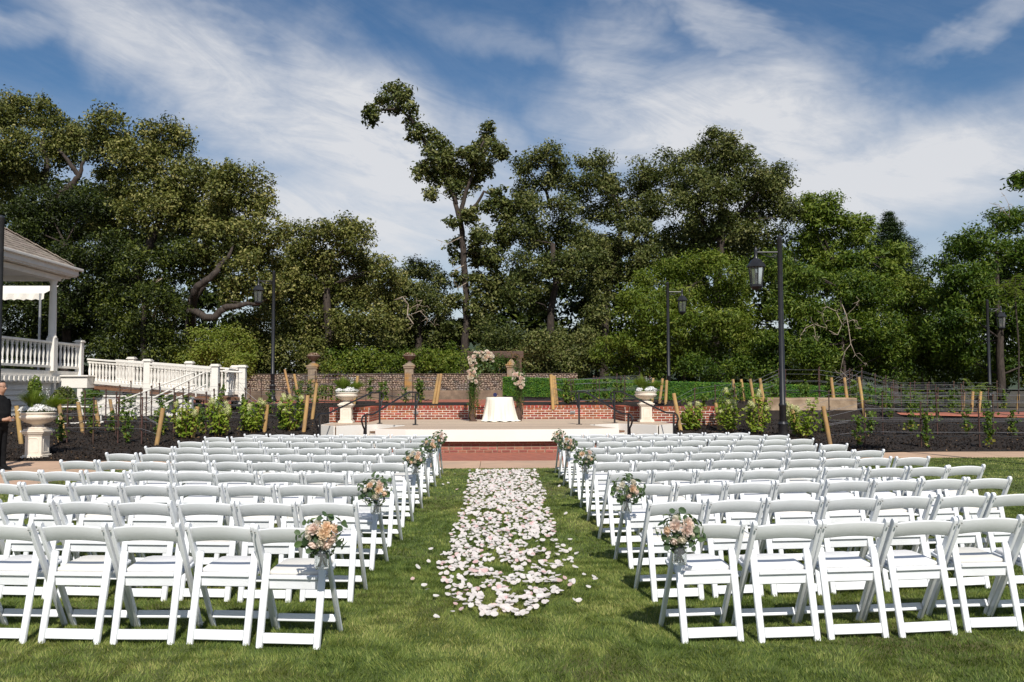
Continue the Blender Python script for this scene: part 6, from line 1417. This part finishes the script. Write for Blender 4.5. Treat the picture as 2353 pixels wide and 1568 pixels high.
t13 = tree('walnut_tree', [(1785, 610, 36, 36), (1830, 640, 46, 40), (1895, 655, 50, 40), (1960, 660, 50, 40), (2020, 680, 46, 40), (1800, 710, 50, 46), (1870, 730, 56, 46), (1945, 740, 56, 46), (2015, 755, 50, 46), (1790, 790, 50, 44), (1860, 810, 54, 42), (1940, 820, 54, 40), (2010, 830, 50, 36), (2065, 800, 40, 40), (1760, 840, 40, 28)], 44.5, [(1940, 862, .16), (1936, 790, .15), (1930, 720, .12), (1925, 660, .08)], 'leaf_green', 'leafy green walnut with pale dead twigs at right', leaf=(0.21, 0.065), puff=0.42, per=70, dens=2.6, tone=(0.48, 0.24), droop=0.35, group='lower trees before the oaks')
dead(t13, [[(1905, 760, .03), (1925, 770, .03), (1935, 745, .03), (1920, 715, .03), (1900, 705, .025), (1888, 720, .02), (1895, 745, .012)], [(1935, 700, .03), (1945, 725, .035), (1950, 755, .035), (1955, 790, .035), (1940, 810, .03), (1930, 860, .025)], [(1900, 755, .025), (1870, 745, .025), (1850, 755, .02), (1838, 775, .012)], [(1870, 748, .02), (1875, 775, .014), (1880, 785, .01)], [(1955, 790, .025), (1965, 815, .02), (1985, 835, .012)], [(1935, 745, .025), (1960, 735, .02), (1980, 755, .012)], [(1945, 725, .02), (1965, 705, .014), (1975, 690, .01)], [(1930, 850, .02), (1950, 870, .018), (1962, 890, .01)]], 41.5)
t12b = tree('walnut_tree', [(2085, 660, 36, 34), (2125, 690, 34, 40), (2080, 720, 46, 40), (2130, 760, 42, 40), (2075, 780, 46, 40), (2120, 820, 50, 36), (2180, 800, 40, 36)], 47, [(2135, 862, .13), (2133, 790, .12), (2125, 710, .08)], 'leaf_light', 'yellowish green young tree below the fir', leaf=(0.22, 0.075), puff=0.5, per=85, dens=2.5, tone=(0.5, 0.25), droop=0.35, group='lower trees before the oaks')
dk = dict(leaf=(0.22, 0.075), puff=0.44, per=66, dens=2.6, droop=0.3)
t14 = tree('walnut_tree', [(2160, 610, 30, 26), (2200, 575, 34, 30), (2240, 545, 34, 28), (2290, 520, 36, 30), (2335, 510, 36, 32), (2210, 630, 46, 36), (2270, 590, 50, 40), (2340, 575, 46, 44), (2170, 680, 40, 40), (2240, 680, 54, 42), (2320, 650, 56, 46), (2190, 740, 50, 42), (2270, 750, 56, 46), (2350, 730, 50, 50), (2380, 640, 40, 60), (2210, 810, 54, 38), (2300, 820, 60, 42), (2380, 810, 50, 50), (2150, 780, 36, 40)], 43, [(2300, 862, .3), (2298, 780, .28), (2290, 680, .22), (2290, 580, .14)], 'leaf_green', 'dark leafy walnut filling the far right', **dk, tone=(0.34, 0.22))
dead(t14, [[(2320, 500, .03), (2300, 478, .02), (2285, 470, .01)], [(2320, 500, .03), (2318, 470, .018), (2308, 450, .01)]], 42.5)
t15 = tree('walnut_branch_tree', [(2345, 405, 18, 16), (2338, 428, 16, 12), (2375, 410, 26, 24), (2400, 380, 30, 30)], 17, [(2480, 700, .12), (2460, 520, .1), (2420, 430, .06)], 'leaf_green', 'overhanging walnut branch at the right edge, against the sky', leaf=(0.13, 0.042), puff=0.15, per=26, dens=2.2, spread=0.1, branch=0.012, tone=(0.2, 0.2), droop=0.4)
t15.name = 'walnut_tree'
# bay laurels and shrubs on the left
bd = dict(leaf=(0.17, 0.065), puff=0.42, per=72, dens=2.6)
tree('bay_tree', [(95, 470, 70, 46), (40, 520, 60, 54), (150, 520, 70, 54), (210, 480, 50, 44), (90, 600, 70, 60), (180, 610, 76, 60), (250, 580, 56, 54), (40, 690, 70, 60), (130, 700, 80, 60), (220, 690, 70, 56), (60, 790, 80, 60), (170, 790, 80, 60), (-30, 600, 60, 70)], 46.5, [(150, 880, .4), (150, 700, .35), (150, 560, .25)], 'leaf_dark', 'very dark bay laurel behind the veranda', **bd, tone=(0.25, 0.25), group='lower trees before the oaks')
tree('bay_tree', [(290, 660, 50, 44), (350, 690, 50, 44), (270, 730, 56, 46), (340, 760, 64, 50), (270, 800, 60, 46), (400, 740, 40, 44), (390, 810, 50, 44), (310, 600, 46, 44), (410, 600, 46, 44), (400, 660, 40, 40)], 44.0, [(330, 870, .25), (330, 780, .22), (330, 700, .16)], 'leaf_dark', 'dark glossy bay laurel behind the ramp railing', **bd, tone=(0.5, 0.28), group='lower trees before the oaks')
tree('laurel_shrub', [(470, 790, 44, 36), (520, 780, 40, 34), (550, 805, 34, 32), (495, 830, 56, 34), (560, 840, 40, 28), (440, 835, 36, 28)], 42.5, [(500, 880, .1), (500, 830, .08), (500, 800, .05)], 'leaf_hydr' if False else 'leaf_light', 'bright yellow green shrub behind the ramp railing', leaf=(0.14, 0.06), puff=0.45, per=120, dens=2.6, tone=(0.7, 0.2), branch=0.03, group='shrubs along the cobble wall', cat='shrub')
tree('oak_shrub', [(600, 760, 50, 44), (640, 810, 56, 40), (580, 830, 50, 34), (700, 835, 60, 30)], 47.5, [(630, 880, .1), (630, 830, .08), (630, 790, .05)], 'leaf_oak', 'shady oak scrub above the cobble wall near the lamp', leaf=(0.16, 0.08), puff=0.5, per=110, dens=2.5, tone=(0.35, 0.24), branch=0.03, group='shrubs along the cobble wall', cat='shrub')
tree('oak_shrub', [(790, 840, 60, 30), (860, 835, 50, 34), (930, 840, 54, 30), (1000, 840, 46, 34), (1040, 830, 34, 40)], 47.0, [(900, 880, .1), (900, 850, .08), (900, 830, .05)], 'leaf_light', 'mixed green scrub above the cobble wall left of the arch', leaf=(0.16, 0.07), puff=0.48, per=110, dens=2.5, tone=(0.4, 0.25), branch=0.03, group='shrubs along the cobble wall', cat='shrub')
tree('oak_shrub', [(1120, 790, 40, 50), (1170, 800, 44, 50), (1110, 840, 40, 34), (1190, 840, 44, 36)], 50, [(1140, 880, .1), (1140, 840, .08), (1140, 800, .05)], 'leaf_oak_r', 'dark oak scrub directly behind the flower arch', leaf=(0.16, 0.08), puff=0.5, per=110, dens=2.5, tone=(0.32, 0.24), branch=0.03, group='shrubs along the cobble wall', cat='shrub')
tree('oak_shrub', [(1240, 800, 40, 38), (1290, 810, 46, 42), (1260, 840, 56, 34), (1335, 830, 44, 44), (1340, 790, 36, 36)], 46.5, [(1290, 880, .1), (1290, 840, .08), (1290, 810, .05)], 'leaf_oak_r', 'rounded grey green oak bush behind the hedge screen', leaf=(0.15, 0.08), puff=0.46, per=120, dens=2.7, tone=(0.58, 0.24), branch=0.03, group='shrubs along the cobble wall', cat='shrub')
for k_, (xs_, lb_) in enumerate((((1410, 1470, 1530), 'low green scrub behind the hedge screen near the second lamp'), ((1590, 1650, 1710, 1765), 'low green scrub behind the hedge screen below the ash'), ((1820, 1880, 1940, 2000), 'low green scrub at the end of the hedge screen'), ((2060, 2120, 2180), 'low green scrub below the yellowish young tree'), ((2240, 2300, 2360), 'low green scrub behind the far right lamp'))):
    tree('scrub', [(x_ + random.uniform(-8, 8), 848 + random.uniform(-8, 8) + 0.02 * max(0, x_ - 1800), 42, 26) for x_ in xs_], 45.5, [(xs_[1], 890, .1), (xs_[1], 862, .08), (xs_[1], 845, .05)], 'leaf_green' if k_ % 2 else 'leaf_light', lb_, leaf=(0.17, 0.065), puff=0.42, per=62, dens=2.2, tone=(0.34, 0.24), branch=0.03, group='scrub behind the hedge screen', cat='shrub')
# fir: whorls of drooping branches
def fir(px, vtop, vbase, halfw, y, label):
    s = scale_at(y); top = at(px, vtop, y); zb = 0.9; e = empty('fir_tree', (top.x, y, zb), label, 'tree', 'trees behind the cobble wall')
    MB().tube([(top.x, y, zb), (top.x, y, (zb + top.z) / 2), top], [0.35, 0.2, 0.02], 8).build('trunk', M['bark'], e)
    P, Nn = [], []; lb = MB(); z = top.z - 0.15; k = 0
    H_ = (vbase - vtop) / s
    while z > top.z - H_ * 1.7:
        f = (top.z - z) / H_; L_ = halfw / s * min(1.25, f ** 0.8) * random.uniform(0.75, 1.1)
        for q in range(7):
            a = 2 * math.pi * (q + 0.5 * (k % 2)) / 7 + random.uniform(-.25, .25); d = np.array([math.cos(a), math.sin(a), 0]); L2 = L_ * random.uniform(0.7, 1.1)
            tip = np.array([top.x, y, z]) + d * L2 + np.array([0, 0, random.uniform(-.1, .25) * L2]); lb.tube([(top.x, y, z), tuple(np.array([top.x, y, z]) + d * L2 * .5 - np.array([0, 0, .04 * L2])), tuple(tip)], [0.04, 0.03, 0.01], 4)
            n = int(190 * max(L2, 0.35)); t = rng.uniform(0.15, 1.05, n); w = 0.24 * L2 * (1.1 - t) + 0.12
            P.append(np.array([top.x, y, z]) + d * (L2 * t)[:, None] + np.array([0, 0, 1.0]) * (L2 * (0.2 * t * t - 0.1 * t))[:, None] + rng.normal(0, 1, (n, 3)) * np.stack([w, w, w * 0.6], 1)); Nn.append(unit(n) * 0.7 + np.array([0, 0, 1.0]))
        z -= random.uniform(0.2, 0.4); k += 1
    lb.build('branches', M['bark'], e); P = np.concatenate(P); n = len(P); leaf_cloud('crown', P, np.concatenate(Nn), rng.uniform(0.14, 0.26, n), 0.05, M['leaf_fir'], rng.random(n), e)
fir(2042, 488, 600, 72, 60, 'dark pointed fir rising above the right hand trees')
# fronds of tree of heaven at the foot of the right hand trees
def frond_plant(px, pv, y, n, L_, label):
    p = at(px, pv, y); z0 = 0.55; e = empty('sumac_shrub', (p.x, y, z0), label, 'shrub', 'fronded shrubs behind the right vines'); lb = MB(); P = []; Nn = []; 
    for k in range(n):
        a = random.uniform(0, 6.28); el = random.uniform(0.25, 1.2); d = Vector((math.cos(a) * math.cos(el), math.sin(a) * math.cos(el) - 0.3, math.sin(el))).normalized(); b0 = Vector((p.x + random.uniform(-.3, .3), y, p.z - 0.5 + random.uniform(-0.3, 0.3)))
        l2 = L_ * random.uniform(0.7, 1.1); pts = [b0 + d * (l2 * t) - Vector((0, 0, 0.5 * l2 * t * t)) for t in np.linspace(0, 1, 10)]; lb.tube(pts, [0.012 * (1 - .8 * t) for t in np.linspace(0, 1, 10)], 4)
        sd_ = d.cross(Vector((0, 0, 1))).normalized()
        for i in range(2, 10):
            for s in (-1, 1):
                q = pts[i] + sd_ * (s * 0.09) - Vector((0, 0, 0.03)); P.append((q, sd_ * s))
    mb = MB()
    for q, t in P:
        b = Vector((0, -0.3, 0.9)).cross(t).normalized(); mb.add([q - t * 0.09, q + b * 0.024, q + t * 0.10 - Vector((0, 0, 0.04)), q - b * 0.024], [(0, 1, 2), (0, 2, 3)])
    me = mb.mesh('fronds', M['leaf_green'], off=parent_loc(e)); a_ = me.attributes.new('leaf_tone', 'FLOAT', 'POINT'); a_.data.foreach_set('value', np.repeat(rng.uniform(0.4, 0.95, len(P)), 4).astype(np.float32)); link_mesh('fronds', me, e)
    lb.tube([(p.x, y, z0), (p.x + 0.1, y, (z0 + p.z) / 2), (p.x, y, p.z - 0.4)], 0.03, 6).build('stems', M['bark'], e)
frond_plant(2095, 905, 39.5, 34, 1.3, 'sumac shrub with arching fronds behind the right trellis')
frond_plant(2240, 880, 40.0, 24, 1.2, 'sumac shrub with arching fronds beside the far right lamp')
frond_plant(2330, 640, 33.0, 26, 1.5, 'sumac fronds reaching in at the right edge above lamp')
frond_plant(2180, 900, 39.0, 22, 1.0, 'sumac shrub with small fronds between the right trellises')
# dense dark woodland further back that closes the gaps between trunks
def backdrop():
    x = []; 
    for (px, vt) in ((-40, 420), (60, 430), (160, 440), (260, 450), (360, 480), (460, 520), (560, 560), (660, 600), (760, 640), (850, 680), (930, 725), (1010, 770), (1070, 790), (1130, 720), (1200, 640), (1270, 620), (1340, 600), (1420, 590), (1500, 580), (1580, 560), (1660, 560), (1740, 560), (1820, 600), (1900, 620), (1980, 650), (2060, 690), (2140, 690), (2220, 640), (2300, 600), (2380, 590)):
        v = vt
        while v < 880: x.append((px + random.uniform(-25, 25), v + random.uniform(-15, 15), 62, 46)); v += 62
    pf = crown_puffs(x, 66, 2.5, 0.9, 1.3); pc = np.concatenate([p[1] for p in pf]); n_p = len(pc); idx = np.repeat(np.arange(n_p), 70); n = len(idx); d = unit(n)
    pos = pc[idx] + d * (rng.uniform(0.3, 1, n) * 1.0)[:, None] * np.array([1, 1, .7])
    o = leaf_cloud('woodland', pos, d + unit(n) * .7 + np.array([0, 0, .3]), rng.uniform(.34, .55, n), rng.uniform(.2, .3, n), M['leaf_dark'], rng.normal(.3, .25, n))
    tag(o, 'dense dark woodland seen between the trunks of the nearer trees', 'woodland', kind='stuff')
backdrop()
